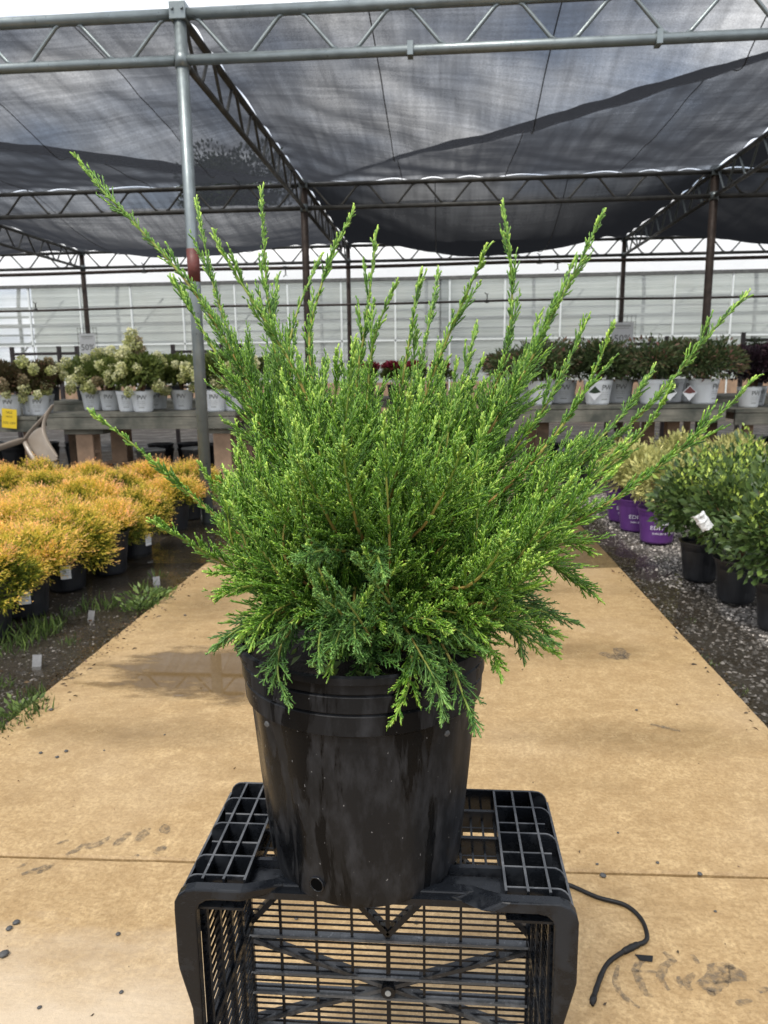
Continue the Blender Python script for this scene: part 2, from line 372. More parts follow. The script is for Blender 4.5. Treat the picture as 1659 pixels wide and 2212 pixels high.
# wet dark earth and gravel fines
m, nt, bs = new_mat('wet_dark_ground'); p = coords(nt, 'Position')
f1 = noise(nt, p, 2.2, 6, 0.6); f2 = noise(nt, p, 38, 5, 0.7); f3 = noise(nt, p, 110, 3)
c = mixc(nt, ramp(nt, f2, [(0.35, 0), (0.7, 1)]), (0.022, 0.017, 0.012), (0.075, 0.058, 0.042))
c = mixc(nt, ramp(nt, f3, [(0.60, 0), (0.68, 0.8)]), c, (0.20, 0.175, 0.15))
c = mixc(nt, mth(nt, 'MULTIPLY', ramp(nt, f1, [(0.45, 0), (0.65, 1)]), 0.5), c, (0.10, 0.09, 0.078))
nt.links.new(c, bs.inputs['Base Color'])
nt.links.new(ramp(nt, f1, [(0.4, 0.35), (0.6, 0.85)]), bs.inputs['Roughness'])
bump(nt, bs, mth(nt, 'ADD', f2, f3), 0.7, 0.012)
M['ground'] = m

m, nt, bs = new_mat('muddy_puddle_water')
bs.inputs['Base Color'].default_value = (0.025, 0.02, 0.012, 1); bs.inputs['Roughness'].default_value = 0.03
bs.inputs['IOR'].default_value = 1.33; bs.inputs['Alpha'].default_value = 0.45
bump(nt, bs, noise(nt, coords(nt, 'Position'), 14, 2), 0.04, 0.003)
M['water'] = m

m, nt, bs = new_mat('gravel_stone')
gi = nt.nodes.new('ShaderNodeAttribute'); gi.attribute_name = 'tint'
sp = nt.nodes.new('ShaderNodeSeparateColor'); nt.links.new(gi.outputs['Color'], sp.inputs[0])
c = ramp(nt, sp.outputs[0], [(0, (0.03, 0.027, 0.025)), (0.4, (0.13, 0.12, 0.11)), (0.8, (0.30, 0.275, 0.25)), (1, (0.58, 0.53, 0.48))])
nt.links.new(c, bs.inputs['Base Color']); bs.inputs['Roughness'].default_value = 0.45
M['stone'] = m

m, nt, bs = new_mat('grey_mud_smear')
nt.links.new(mixc(nt, noise(nt, coords(nt, 'Position'), 60, 4), (0.075, 0.060, 0.045), (0.17, 0.135, 0.095)), bs.inputs['Base Color'])
bs.inputs['Roughness'].default_value = 0.7
nt.links.new(mth(nt, 'MULTIPLY', ramp(nt, noise(nt, coords(nt, 'Position'), 75, 6, 0.7), [(0.38, 0), (0.66, 1)]), 0.75), bs.inputs['Alpha'])
M['mud'] = m

# knitted shade cloth: a porous sheet, so less light gets through along its slant
def cloth_mat(name, t0, body=1.0):
    m, nt, bs = new_mat(name); p = coords(nt, 'Object')
    weave = noise(nt, coords(nt, 'Object', (1, 1, 0.2)), 90, 3, 0.7)
    bands = noise(nt, coords(nt, 'Object', (5.0, 0.35, 0.2)), 2.0, 5, 0.6)
    t = mth(nt, 'MULTIPLY', ramp(nt, weave, [(0.32, 0.6), (0.68, 1.5)]), ramp(nt, bands, [(0.32, 0.62), (0.68, 1.35)]))
    t = mth(nt, 'MULTIPLY', t, ramp(nt, noise(nt, coords(nt, 'Object', (0.5, 11, 0.2)), 1.6, 5, 0.65), [(0.35, 0.72), (0.65, 1.28)]))
    t = mth(nt, 'MULTIPLY', t, t0)
    lw = nt.nodes.new('ShaderNodeLayerWeight'); lw.inputs['Blend'].default_value = 0.5
    inv = mth(nt, 'DIVIDE', 0.38, mth(nt, 'SUBTRACT', 1.02, lw.outputs['Facing']))
    T = mth(nt, 'POWER', t, inv, True)
    tr = nt.nodes.new('ShaderNodeBsdfTransparent')
    df = nt.nodes.new('ShaderNodeBsdfDiffuse'); df.inputs['Color'].default_value = (0.016 * body, 0.017 * body, 0.020 * body, 1)
    tl = nt.nodes.new('ShaderNodeBsdfTranslucent'); tl.inputs['Color'].default_value = (0.020 * body, 0.0215 * body, 0.025 * body, 1)
    ad = nt.nodes.new('ShaderNodeAddShader'); nt.links.new(df.outputs[0], ad.inputs[0]); nt.links.new(tl.outputs[0], ad.inputs[1])
    mx = nt.nodes.new('ShaderNodeMixShader'); nt.links.new(T, mx.inputs[0]); nt.links.new(ad.outputs[0], mx.inputs[1]); nt.links.new(tr.outputs[0], mx.inputs[2])
    nt.links.new(mx.outputs[0], nt.nodes['Material Output'].inputs['Surface'])
    return m
M['cloth'] = cloth_mat('black_shade_cloth', 0.095)
M['cloth_dark'] = cloth_mat('dense_black_shade_cloth', 0.010, 0.3)

m, nt, bs = new_mat('milky_greenhouse_sheet'); p = coords(nt, 'Position')
bd = noise(nt, coords(nt, 'Position', (0.12, 1, 5.0)), 1.2, 5, 0.6)
c = mixc(nt, ramp(nt, bd, [(0.35, 0), (0.65, 1)]), (0.34, 0.37, 0.355), (0.60, 0.635, 0.62))
c = mixc(nt, ramp(nt, noise(nt, p, 0.5, 3), [(0.5, 0), (0.7, 0.5)]), c, (0.60, 0.60, 0.53))
nt.links.new(c, bs.inputs['Base Color']); bs.inputs['Roughness'].default_value = 0.3
tl = nt.nodes.new('ShaderNodeBsdfTranslucent'); nt.links.new(c, tl.inputs['Color'])
mx = nt.nodes.new('ShaderNodeMixShader'); mx.inputs[0].default_value = 0.45
nt.links.new(bs.outputs[0], mx.inputs[1]); nt.links.new(tl.outputs[0], mx.inputs[2])
mt = nt.nodes.new('ShaderNodeMixShader'); tp = nt.nodes.new('ShaderNodeBsdfTransparent')
nt.links.new(ramp(nt, noise(nt, coords(nt, 'Position', (0.1, 1, 3.0)), 1.1, 5, 0.6), [(0.35, 0.30), (0.65, 0.62)]), mt.inputs[0])
nt.links.new(mx.outputs[0], mt.inputs[1]); nt.links.new(tp.outputs[0], mt.inputs[2]); nt.links.new(mt.outputs[0], nt.nodes['Material Output'].inputs['Surface'])
M['poly'] = m
M['film'] = simple('white_roof_film', (0.90, 0.91, 0.92), 0.35, 0.03, 2, bmp=0.05)
_nt = M['film'].node_tree; _tl = _nt.nodes.new('ShaderNodeBsdfTranslucent'); _tl.inputs['Color'].default_value = (0.92, 0.93, 0.94, 1); _mx = _nt.nodes.new('ShaderNodeMixShader'); _mx.inputs[0].default_value = 0.5
_nt.links.new(_nt.nodes['Principled BSDF'].outputs[0], _mx.inputs[1]); _nt.links.new(_tl.outputs[0], _mx.inputs[2]); _nt.links.new(_mx.outputs[0], _nt.nodes['Material Output'].inputs['Surface'])

# ------------------------------------------------------------------ ground, path, puddles, gravel
PX0, PX1 = -1.475, 1.072
def ground_h(x, y):
    h = -0.035 + 0.016 * mnoise.noise((x * 1.3, y * 1.3, 0)) + 0.008 * mnoise.noise((x * 5, y * 5, 3))
    if x > 1.65: h += min(0.045, (x - 1.65) * 0.1)
    if x < -2.1: h += min(0.03, (-2.1 - x) * 0.06)
    return h
xs = np.concatenate([[-900, -200, -60, -25, -12], np.linspace(-6, 6, 97), [12, 25, 60, 200, 900]])
ys = np.concatenate([[-900, -200, -50, -10, -2], np.linspace(0, 10, 91), [14, 20, 30, 60, 200, 900]])
V = []
for yy in ys:
    for xx in xs:
        V.append((xx, yy, ground_h(xx, yy) if abs(xx) < 7 and -1 < yy < 11 else -0.03))
nx = len(xs)
F = [(j * nx + i, j * nx + i + 1, (j + 1) * nx + i + 1, (j + 1) * nx + i) for j in range(len(ys) - 1) for i in range(nx - 1)]
# leave the strip under the slabs below them
g = add('ground', mesh_np('ground', [(x, y, z if not (PX0 < x < PX1 and y < 9) else -0.06) for x, y, z in V], [F], M['ground'], smooth=True))
tag(g, kind='structure')

path = empty('path'); tag(path, kind='structure')
def slab(y0, y1, skew=0.0, ragged=0.0022):
    """one slab with slightly worn edges; skew tilts its cross joints"""
    top, n = [], 60
    def edge(x0, y0, x1, y1, seed):
        out = []
        for i in range(n):
            t = i / n; x, y = x0 + (x1 - x0) * t, y0 + (y1 - y0) * t
            out.append((x + ragged * 2 * mnoise.noise((x * 23 + seed, y * 23, 0)), y + ragged * mnoise.noise((x * 11, y * 11 + seed, 5))))
        return out
    k = lambda x: skew * (x - PX0)
    ring = edge(PX0, y0 + k(PX0), PX1, y0 + k(PX1), 1) + edge(PX1, y0 + k(PX1), PX1, y1 + k(PX1), 2) + edge(PX1, y1 + k(PX1), PX0, y1 + k(PX0), 3) + edge(PX0, y1 + k(PX0), PX0, y0 + k(PX0), 4)
    N = len(ring)
    cx, cy = (PX0 + PX1) / 2, (y0 + y1) / 2
    inner = [(x + (0.006 if x < cx else -0.006) * (abs(x - cx) > 1.2), y + (0.004 if y < cy else -0.004) * (abs(y - cy) > (y1 - y0) / 2 - 0.06)) for x, y in ring]
    vs = [(x, y, 0.0) for x, y in inner] + [(x, y, -0.006) for x, y in ring] + [(x, y, -0.10) for x, y in ring]
    fs = [tuple(range(N))] + [(i + N, (i + 1) % N + N, (i + 1) % N, i) for i in range(N)] + [(i + 2 * N, (i + 1) % N + 2 * N, (i + 1) % N + N, i + N) for i in range(N)]
    return MB().poly(vs, fs).build('slab', M['concrete'], path)
slab(-1.4, 1.544, 0.017); slab(1.557, 4.30, 0.017)
slab(4.306, 7.1, 0.012); slab(7.106, 9.9, 0.012)

def puddle(pts, z, label):
    n = len(pts); cx = sum(p[0] for p in pts) / n; cy = sum(p[1] for p in pts) / n
    ring = []
    for i in range(n):
        a, b = pts[i], pts[(i + 1) % n]
        for k in range(10):
            t = k / 10; x, y = a[0] + (b[0] - a[0]) * t, a[1] + (b[1] - a[1]) * t
            ring.append((x + 0.05 * mnoise.noise((x * 4, y * 4, 9)), y + 0.07 * mnoise.noise((x * 4, y * 4, 19)), z))
    o = MB().poly(ring, [tuple(range(len(ring)))]).build('puddle', M['water']); tag(o, kind='structure'); o['label'] = label
puddle([(-2.7, 2.3), (-1.30, 2.3), (-1.30, 4.4), (-1.35, 6.9), (-2.4, 7.0), (-2.6, 4.6)], -0.024, 'shallow muddy puddle along the left edge of the path')
puddle([(0.9, 2.2), (1.42, 2.0), (1.40, 3.2), (1.42, 4.2), (1.30, 5.0), (0.9, 5.0)], -0.026, 'narrow muddy puddle along the right edge of the path')
puddle([(-2.0, 4.42), (1.25, 4.38), (1.25, 6.0), (0.9, 7.8), (-2.0, 7.8)], 0.0035, 'rain water standing on the far slab of the path')

# gravel stones: real little stones, uncountable
def stones(n, xr, yr, s0, s1, seed, dens=None):
    r = np.random.default_rng(seed)
    x = r.uniform(*xr, n); y = yr[0] + (yr[1] - yr[0]) * r.random(n) ** 1.25
    keep = (x > PX1 + 0.03) | (x < PX0 - 0.03)
    if dens is not None: keep &= r.random(n) < dens(x, y)
    x, y = x[keep], y[keep]; n = len(x)
    z = np.array([ground_h(a, b) for a, b in zip(x, y)]) + 0.001
    s = s0 + (s1 - s0) * r.random(n) ** 2.2
    base = np.array([(1, 0, 0), (0.3, 0.9, 0.1), (-0.8, 0.5, 0), (-0.7, -0.6, 0.1), (0.4, -0.9, 0), (0.1, 0.1, 0.6), (0, 0, -0.5)])
    a = r.uniform(0, 6.283, n); ca, sa = np.cos(a), np.sin(a)
    P = np.repeat(base[None], n, 0) * (1 + 0.35 * r.normal(size=(n, 7, 3))) * s[:, None, None]
    P[:, :, 1] *= 0.8
    Q = np.stack([P[:, :, 0] * ca[:, None] - P[:, :, 1] * sa[:, None] + x[:, None], P[:, :, 0] * sa[:, None] + P[:, :, 1] * ca[:, None] + y[:, None], P[:, :, 2] + z[:, None]], -1)
    tri = np.array([(0, 1, 5), (1, 2, 5), (2, 3, 5), (3, 4, 5), (4, 0, 5)])
    Fs = (tri[None] + (np.arange(n) * 7)[:, None, None]).reshape(-1, 3)
    t = np.repeat(np.stack([r.random(n) ** 1.3, r.random(n), r.random(n), np.ones(n)], -1), 7, 0)
    return mesh_np('gravel', Q.reshape(-1, 3), [Fs], M['stone'], t)
gv = add('gravel', stones(80000, (1.1, 2.7), (1.9, 7.4), 0.006, 0.014, 3, lambda x, y: np.clip((x - 1.12) * 2.2, 0.25, 1)))
tag(gv, 'grey and white crushed gravel beside the right edge of the path', 'gravel', kind='stuff')
gv2 = add('gravel', stones(26000, (-2.6, -1.48), (1.6, 7.6), 0.004, 0.010, 4, lambda x, y: np.clip(0.25 + 0.35 * np.sin(y * 2.3 + x * 3), 0.06, 0.6)))
tag(gv2, 'sparse dark gravel and mulch left of the path', 'gravel', kind='stuff')

def litter(n, xs_, ys_, label, seed):
    r = np.random.default_rng(seed); y = r.uniform(*ys_, n); x = xs_[0] + (xs_[1] - xs_[0]) * np.abs(r.normal(size=n)) * 0.45
    z = np.array([0.0015 if PX0 < a < PX1 else ground_h(a, b) + 0.004 for a, b in zip(x, y)])
    D = np.stack([r.normal(size=n), r.normal(size=n), 0.12 * np.abs(r.normal(size=n))], -1)
    o = add('leaf_litter', leaf_mesh('leaf_litter', np.stack([x, y, z], -1), D, 0.008 + 0.022 * r.random(n) ** 3, M['litter'], r.random(n), 0.4, 0.1, seed))
    return tag(o, label, 'leaf litter', kind='stuff')
def late_litter():
    litter(1500, (-1.56, -1.40), (1.7, 4.4), 'brown leaf litter and bark crumbs along the left slab edge', 5)
    litter(900, (-1.50, -2.1), (1.7, 5.5), 'brown leaf litter in the mud left of the path', 6)
    litter(500, (1.14, 1.02), (1.8, 4.4), 'brown leaf litter along the right slab edge', 7)
    r = np.random.default_rng(9); n = 260
    o = add('grit', leaf_mesh('grit', np.stack([r.uniform(PX0 + .05, PX1 - .05, n), 1.0 + 3.3 * r.random(n), np.full(n, 0.0015)], -1), np.stack([r.normal(size=n), r.normal(size=n), 0.2 * r.random(n)], -1), 0.003 + 0.009 * r.random(n) ** 3, M['litter'], r.random(n), 0.6, 0.2, 9))
    tag(o, 'fine dark grit and crumbs scattered over the concrete path', 'grit', kind='stuff')

# ------------------------------------------------------------------ shade structure
GX = [-12.9, -7.4, -1.87, 3.56, 9.0]
GY = [5.72, 10.58, 15.45]
ZB, ZT = 3.40, 3.70
def truss(a, b, label, group, mat, mat2, r_b, r_t, period=0.72, phase=0.0, bolts=False):
    """a, b = ends of the bottom chord line (x, y)"""
    a, b = Vector((*a, 0)), Vector((*b, 0)); L = (b - a).length; d = (b - a) / L
    t = empty('roof_truss', (*((a + b) / 2).xy, ZB), 0, label, 'truss', group)
    inv = Matrix.Translation(t.location).inverted()
    P = lambda s, z: inv @ Vector((a.x + d.x * s, a.y + d.y * s, z))
    MB().tube([P(0, ZB), P(L / 2, ZB - 0.004), P(L, ZB)], r_b, 12).build('bottom_chord', mat, t, True)
    MB().tube([P(0, ZT), P(L / 2, ZT - 0.003), P(L, ZT)], r_t, 10).build('top_chord', mat, t, True)
    n = int(L / period); p = L / n
    for i in range(n):
        s0 = i * p; g_ = p * 0.10
        for (sa, za), (sb, zb) in (((s0 + p / 2 - g_, ZB + r_b * 0.6), (s0 + g_, ZT - r_t * 0.6)), ((s0 + p / 2 + g_, ZB + r_b * 0.6), (s0 + p - g_, ZT - r_t * 0.6))):
            A, B = P(sa, za), P(sb, zb); e = (B - A).normalized(); off = Vector((d.x, d.y, 0)) * (0.02 if sb > sa else -0.02)
            MB().tube([A - off, A + e * 0.03, B - e * 0.03, B + off], 0.0145, 7).build('web_bar', mat2, t, True)
    if bolts:
        for s in (L * 0.3, L * 0.62):
            MB().box(-0.02, 0.02, -0.045, 0.045, -0.045, 0.045).build('pipe_clamp', mat2, t).location = P(s, ZB)
    return t
names_x = ['far left bay', 'left bay', 'middle bay', 'right bay']
names_y = ['front', 'middle', 'back']
for j, y in enumerate(GY):
    for i in range(4):
        if i in (0, 3) and j == 0: continue
        near = j == 0
        truss((GX[i] + 0.05, y), (GX[i + 1] - 0.05, y), '%s grey steel roof truss with zigzag bars across the %s' % (names_y[j], names_x[i]),
              'roof trusses of the shade house', M['steel'] if near else M['dark_steel'], M['steel'] if near else M['dark_steel'], 0.036 if near else 0.03, 0.04 if near else 0.03, bolts=near)
for i, x in ((1, GX[1]), (2, GX[2]), (3, GX[3])):
    for j in range(2):
        truss((x, GY[j] + 0.06), (x, GY[j + 1] - 0.06), 'dark lengthwise roof truss in the %s row of the %s post line' % (('front', 'rear')[j], {1: 'left', 2: 'centre', 3: 'right'}[i]),
              'roof trusses of the shade house', M['dark_steel'], M['steel'] if i == 3 else M['dark_steel'], 0.026, 0.03, period=0.62)
def post(x, y, label, mat, r=0.043, band=False):
    t = empty('steel_post', (x, y, 0), 0, label, 'post', 'posts of the shade house')
    MB().tube([(0, 0, -0.1), (0, 0, 1.9), (0, 0, ZT + 0.05)], r, 14).build('shaft', mat, t, True)
    MB().box(-0.06, 0.06, -0.055, 0.055, ZT - 0.05, ZT + 0.07).build('bracket', M['steel'], t, bevel=0.006)
    for dx in (-0.035, 0.035):
        MB().tube([(dx, -0.055, ZT + 0.02), (dx, -0.072, ZT + 0.02)], 0.012, 6).build('bolt', M['steel'], t)
    MB().tube([(0, 0, ZB - 0.05), (0, 0, ZB + 0.05)], r + 0.008, 14).build('collar', M['steel'], t, True)
    if band: MB().tube([(0, 0, 1.86), (0, 0, 2.10)], r + 0.002, 14).build('red_band', M['red_paint'], t, True)
    return t
post(GX[2], GY[0], 'galvanised post with red paint band, nearest on the left of the path', M['steel'], 0.045, True)
post(GX[3], GY[0], 'galvanised front post at the right end of the front truss', M['steel'], 0.045)
post(GX[1], GY[0], 'galvanised front post at the left end of the front truss', M['steel'], 0.045)
post(GX[2], GY[1], 'dark post under the middle truss, seen left above the juniper', M['rusty'], 0.05)
post(GX[3], GY[1], 'thick brown post under the middle truss on the right', M['rusty'], 0.052)
post(GX[1], GY[1], 'dark post under the middle truss on the far left', M['rusty'], 0.05)
post(GX[2], GY[2], 'dark post under the back truss, behind the juniper', M['rusty'], 0.045)
post(GX[3], GY[2], 'thin brown post under the back truss beside the white sign on the right', M['rusty'], 0.045)
post(GX[1], GY[2], 'brown post under the back truss beside the white sign on the left', M['rusty'], 0.05)

# shade cloth, one sheet per bay
def interp(x, pts):
    return float(np.interp(x, [p[0] for p in pts], [p[1] for p in pts]))
def cloth(ix, iy, zf, label, mat, seams=(), n=110):
    x0, x1, y0, y1 = GX[ix] + 0.02, GX[ix + 1] - 0.02, GY[iy] + 0.02, GY[iy + 1] - 0.02
    vs = []
    for j in range(n + 1):
        for i in range(n + 1):
            u, w = i / n, j / n; x, y = x0 + (x1 - x0) * u, y0 + (y1 - y0) * w
            e = min(1, 12 * min(u, 1 - u)) * min(1, 12 * min(w, 1 - w))
            z = zf(x, y, u, w)
            xr, yr = x * 0.8 + y * 0.6, -x * 0.6 + y * 0.8
            z += e * (0.02 * mnoise.noise((x * 0.7, y * 0.7, 1.0 + iy)) + 0.022 * mnoise.noise((xr * 0.5, yr * 2.8, 4.0)) + 0.012 * mnoise.noise((x * 5, y * 0.9, 7.0)))
            ed = min(w, 1 - w) * (y1 - y0)
            z += -0.035 * max(0, 1 - ed / 0.12) * (0.5 + 0.5 * math.sin(x * 9 + 2 * math.sin(x * 2.1)))
            eu = min(u, 1 - u) * (x1 - x0)
            z += -0.035 * max(0, 1 - eu / 0.12) * (0.5 + 0.5 * math.sin(y * 9 + 2 * math.sin(y * 2.1)))
            vs.append((x, y, z))
    fs = [(j * (n + 1) + i, j * (n + 1) + i + 1, (j + 1) * (n + 1) + i + 1, (j + 1) * (n + 1) + i) for j in range(n) for i in range(n)]
    o = add('shade_cloth', mesh_np('shade_cloth', vs, [fs], mat, smooth=True)); tag(o, label, 'shade cloth', 'shade cloth sheets over the roof trusses')
    va = np.array(vs).reshape(n + 1, n + 1, 3)
    for u in seams:
        i = int(u * n); pts = [tuple(va[j, i] + np.array((0, 0, -0.012))) for j in range(n + 1)]
        MB().tube(pts, 0.005, 4).build('seam', M['black_ink'], o)
    return o
def ridge(valley, depth, back=0.12, w=0.42):
    def f(x, y, u, v):
        yv = interp(x, valley); d = interp(x, depth)
        if y < yv: g_ = ((y - 5.72) / max(0.05, yv - 5.72)) ** 1.5
        else: g_ = math.exp(-((y - yv) / w) ** 2)
        far = math.sin(math.pi * v) * back * math.sin(math.pi * u) * (y > yv) * min(1, (y - yv) / 1.0)
        return ZT + 0.05 - d * g_ - far
    return f
cloth(2, 0, ridge([(-1.87, 10.3), (-1.2, 9.6), (-0.3, 8.5), (0.85, 7.45), (2.4, 6.35), (3.56, 6.0)], [(-1.87, 0.0), (-1.2, 0.18), (0.85, 0.38), (2.4, 0.30), (3.56, 0.0)]),
      'grey translucent shade cloth billowing over the front middle bay', M['cloth'], (0.25, 0.5, 0.78))
cloth(1, 0, ridge([(-7.4, 6.3), (-4.3, 7.7), (-3.3, 8.45), (-2.3, 9.7), (-1.87, 10.3)], [(-7.4, 0.0), (-5, 0.30), (-3.3, 0.34), (-2.3, 0.15), (-1.87, 0.0)]),
      'grey translucent shade cloth sagging over the front left bay', M['cloth'], (0.3, 0.62, 0.85))
def sag(d, p=0.5, e=1.0):
    return lambda x, y, u, v: ZT + 0.05 - d * math.sin(math.pi * u) ** e * math.sin(math.pi * v ** (math.log(0.5) / math.log(p)))
cloth(2, 1, sag(0.66, 0.45, 0.75), 'dense black shade cloth hanging low over the rear middle bay', M['cloth_dark'], (0.33, 0.66))
cloth(1, 1, sag(0.50, 0.5, 0.8), 'shade cloth sagging over the rear left bay before the tree', M['cloth'], (0.3, 0.7))
cloth(3, 1, sag(0.55, 0.5, 0.8), 'dense black shade cloth over the rear right bay', M['cloth_dark'], (0.5,))
cloth(3, 0, sag(0.25), 'shade cloth over the front right bay', M['cloth_dark'], (0.5,))
cloth(0, 1, sag(0.5, 0.5, 0.8), 'shade cloth over the rear far left bay', M['cloth'], (0.5,))
cloth(0, 0, sag(0.25), 'shade cloth over the front far left bay', M['cloth'], (0.5,))

# irrigation pipes with sprinklers under the back truss
def pipe(z, y, r, label, heads):
    t = empty('irrigation_pipe', (0, y, z), 0, label, 'pipe')
    MB().tube([(x, 0, 0.012 * math.sin(x * 0.9)) for x in np.linspace(-12.9, 9.0, 24)], r, 8).build('pipe', M['rusty'], t, True)
    for x, up in heads:
        hd = MB().tube([(x, 0, -0.03), (x, 0, 0.03)], r * 1.7, 8)
        hd.tube([(x, 0, 0), (x, -0.0, 0.14 * up)], 0.012, 6)
        hd.tube([(x - 0.05, 0, 0.17 * up), (x, 0, 0.13 * up), (x + 0.05, 0, 0.17 * up), (x, 0, 0.24 * up), (x - 0.05, 0, 0.17 * up)], 0.01, 5)
        hd.build('sprinkler_head', M['dark_steel'], t)
pipe(3.27, 15.2, 0.034, 'brown irrigation pipe just below the back truss', [(-6.0, 1), (-3.1, -1), (1.9, 1), (2.25, -1)])
pipe(2.55, 15.2, 0.022, 'thin dark irrigation pipe at mid height before the greenhouse', [(-8.35, 1), (0.9, 1), (5.1, 1)])

# ------------------------------------------------------------------ greenhouse behind
gh = empty('greenhouse', (0, 20, 0), 0, 'long white greenhouse with milky wall panels behind the shade house', 'building')
mx_ = np.arange(-15.4, 13.0, 1.42)
for i in range(len(mx_) - 1):
    xa, xb = mx_[i] + 0.03, mx_[i + 1] - 0.03
    b = MB(); z = 0.4; zs = []; r_ = random.Random(i // 5)
    vs, prof = [], []
    while z < 3.52:
        st = 0.10 + 0.16 * r_.random() ** 2
        prof += [(0.0, z), (-0.008, z + st * 0.8), (-0.014, z + st * 0.93), (0.0, z + st * 0.985)]; z += st
    vs = [(x, y, zz) for x in (xa, xb) for y, zz in prof]
    n = len(prof)
    b.poly(vs, [(k, k + 1, k + 1 + n, k + n) for k in range(n - 1)])
    b.build('wall_panel', M['poly'], gh)
for i, x in enumerate(mx_):
    MB().box(x - 0.02, x + 0.02, -0.06, 0.0, 0, 3.56).build('mullion', M['mullion'], gh)
MB().box(-15.5, 13, -0.09, 0.02, 3.56, 3.64).build('gutter', M['dark_steel'], gh)
MB().box(-15.5, 13, -0.06, 0.02, 2.02, 2.06).build('purlin', M['mullion'], gh)
MB().box(-15.5, 13, -0.05, 0.02, 0.0, 0.95).build('base_wall', M['block'], gh)
rv = []
for k in range(13):
    a = k / 12 * math.pi / 2
    rv.append((0.0 + 4.0 * (1 - math.cos(a)), 3.64 + 2.6 * math.sin(a)))
b = MB(); xs_ = np.linspace(-15.5, 13, 40); vs = [(x, y, z + 0.02 * math.sin(x * 2.2 + y)) for x in xs_ for y, z in rv]; n = len(rv)
b.poly(vs, [(i * n + k, i * n + k + 1, (i + 1) * n + k + 1, (i + 1) * n + k) for i in range(39) for k in range(n - 1)])
b.build('roof_film', M['film'], gh, True)
MB().box(-15.5, 13, 8.0, 8.1, 0, 6.2).build('rear_wall', M['rear'], gh)
for i, x in enumerate(np.arange(-14.6, 12.6, 2.84)):          # frames and stock seen dimly through the sheets
    MB().tube([(x, 0.5, 0)] + [(x, 0.5 + 3.4 * (1 - math.cos(k / 6 * 1.57)), 3.2 + 2.0 * math.sin(k / 6 * 1.57)) for k in range(7)], 0.05, 6).build('hoop', M['pale_print'], gh, True)
    MB().bar((x, 0.55, 1.9), (x + 1.3, 0.55, 3.3), 0.035, 0.035).build('brace', M['pale_print'], gh)
for z_, t_ in ((1.2, 0.10), (1.55, 0.07), (2.2, 0.09), (2.5, 0.05), (2.75, 0.12), (3.05, 0.06), (3.3, 0.08)):
    MB().box(-15.4, 12.9, 3.2, 3.25, z_, z_ + t_).build('curtain_pole', M['pale_print'], gh)
MB().box(-15.4, 12.9, 1.0, 2.2, 0.0, 0.8).build('grow_bench', M['wood2'], gh)
for x in (-15.5, 12.95):
    MB().prism([(0, 0)] + [(y, z) for y, z in rv] + [(8, 6.2), (8, 0)], 0, 0.05).build('end_wall', M['film'], gh).rotation_euler = (0, 0, R(90))
    gh.children[-1].location = (x + 0.05, 0, 0)

# ------------------------------------------------------------------ foliage builders
def leaf_mesh(name, P, D, size, mat, tint, width=0.45, fold=0.15, seed=0):
    """many pointed leaves: base point P, direction D (unit), length size; each leaf two bent quads"""
    r = np.random.default_rng(seed); n = len(P)
    D = D / np.linalg.norm(D, axis=1, keepdims=True)
    rnd = r.normal(size=(n, 3)); S = np.cross(D, rnd); S /= np.linalg.norm(S, axis=1, keepdims=True) + 1e-9
    N = np.cross(S, D); size = size[:, None]
    w = width * size * 0.5
    base, tip = P, P + D * size - N * size * fold
    mid = P + D * size * 0.5
    v = np.stack([base, mid + S * w + N * size * fold * 0.6, tip, mid - S * w + N * size * fold * 0.6, mid], 1).reshape(-1, 3)
    o = (np.arange(n) * 5)[:, None]
    F = np.concatenate([o + np.array([[0, 1, 4]]), o + np.array([[1, 2, 4]]), o + np.array([[4, 2, 3]]), o + np.array([[0, 4, 3]])])
    t = np.zeros((n, 5, 4)); t[..., 3] = 1
    t[:, :, 0] = tint[:, None]; t[:, :, 1] = r.random(n)[:, None]
    return mesh_np(name, v, [F], mat, t.reshape(-1, 4))

def blob_points(n, rx, ry, rz, seed, lumps=7, hollow=0.55):
    """points in an uneven crown made of overlapping lumps; returns points, outward dirs, rel radius"""
    r = np.random.default_rng(seed)
    lc = r.normal(size=(lumps, 3)); lc /= np.linalg.norm(lc, axis=1, keepdims=True); lc *= r.uniform(0.25, 0.62, (lumps, 1)); lc[:, 2] = np.abs(lc[:, 2]) * 0.9 - 0.12
    lr = r.uniform(0.34, 0.6, lumps)
    k = r.integers(0, lumps, n)
    d = r.normal(size=(n, 3)); d /= np.linalg.norm(d, axis=1, keepdims=True)
    rad = (hollow + (1 - hollow) * r.random(n) ** 0.6) * lr[k]
    P = lc[k] + d * rad[:, None]
    D = d * 0.6 + P * 0.7 + np.array([0, 0, 0.25]) + 0.35 * r.normal(size=(n, 3))
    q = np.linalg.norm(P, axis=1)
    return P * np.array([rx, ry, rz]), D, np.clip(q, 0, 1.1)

# pots
def pot_mesh(name, rb, rt, h, mat, lip=0.012, wall=0.004, n=36):
    prof = [(rb * 0.2, 0.004), (rb * 0.92, 0.0), (rb, 0.012), (rt - 0.004, h - 0.05), (rt - 0.002, h - 0.045), (rt + 0.002, h - 0.03), (rt + lip * 0.4, h - 0.012), (rt + lip, h - 0.008), (rt + lip, h), (rt, h), (rt - wall, h - 0.03), (rb * 1.05, h * 0.5)]
    return MB().lathe(prof, n).mesh(name, mat, False)
def soil_mesh(r, z, seed=1):
    rr = random.Random(seed); b = MB()
    prof = [(r, z), (r * 0.66, z + 0.008), (r * 0.33, z + 0.012), (0.002, z + 0.014)]
    return b.lathe(prof, 24, mod=lambda i, a: 0).mesh('soil', M['soil'], True)

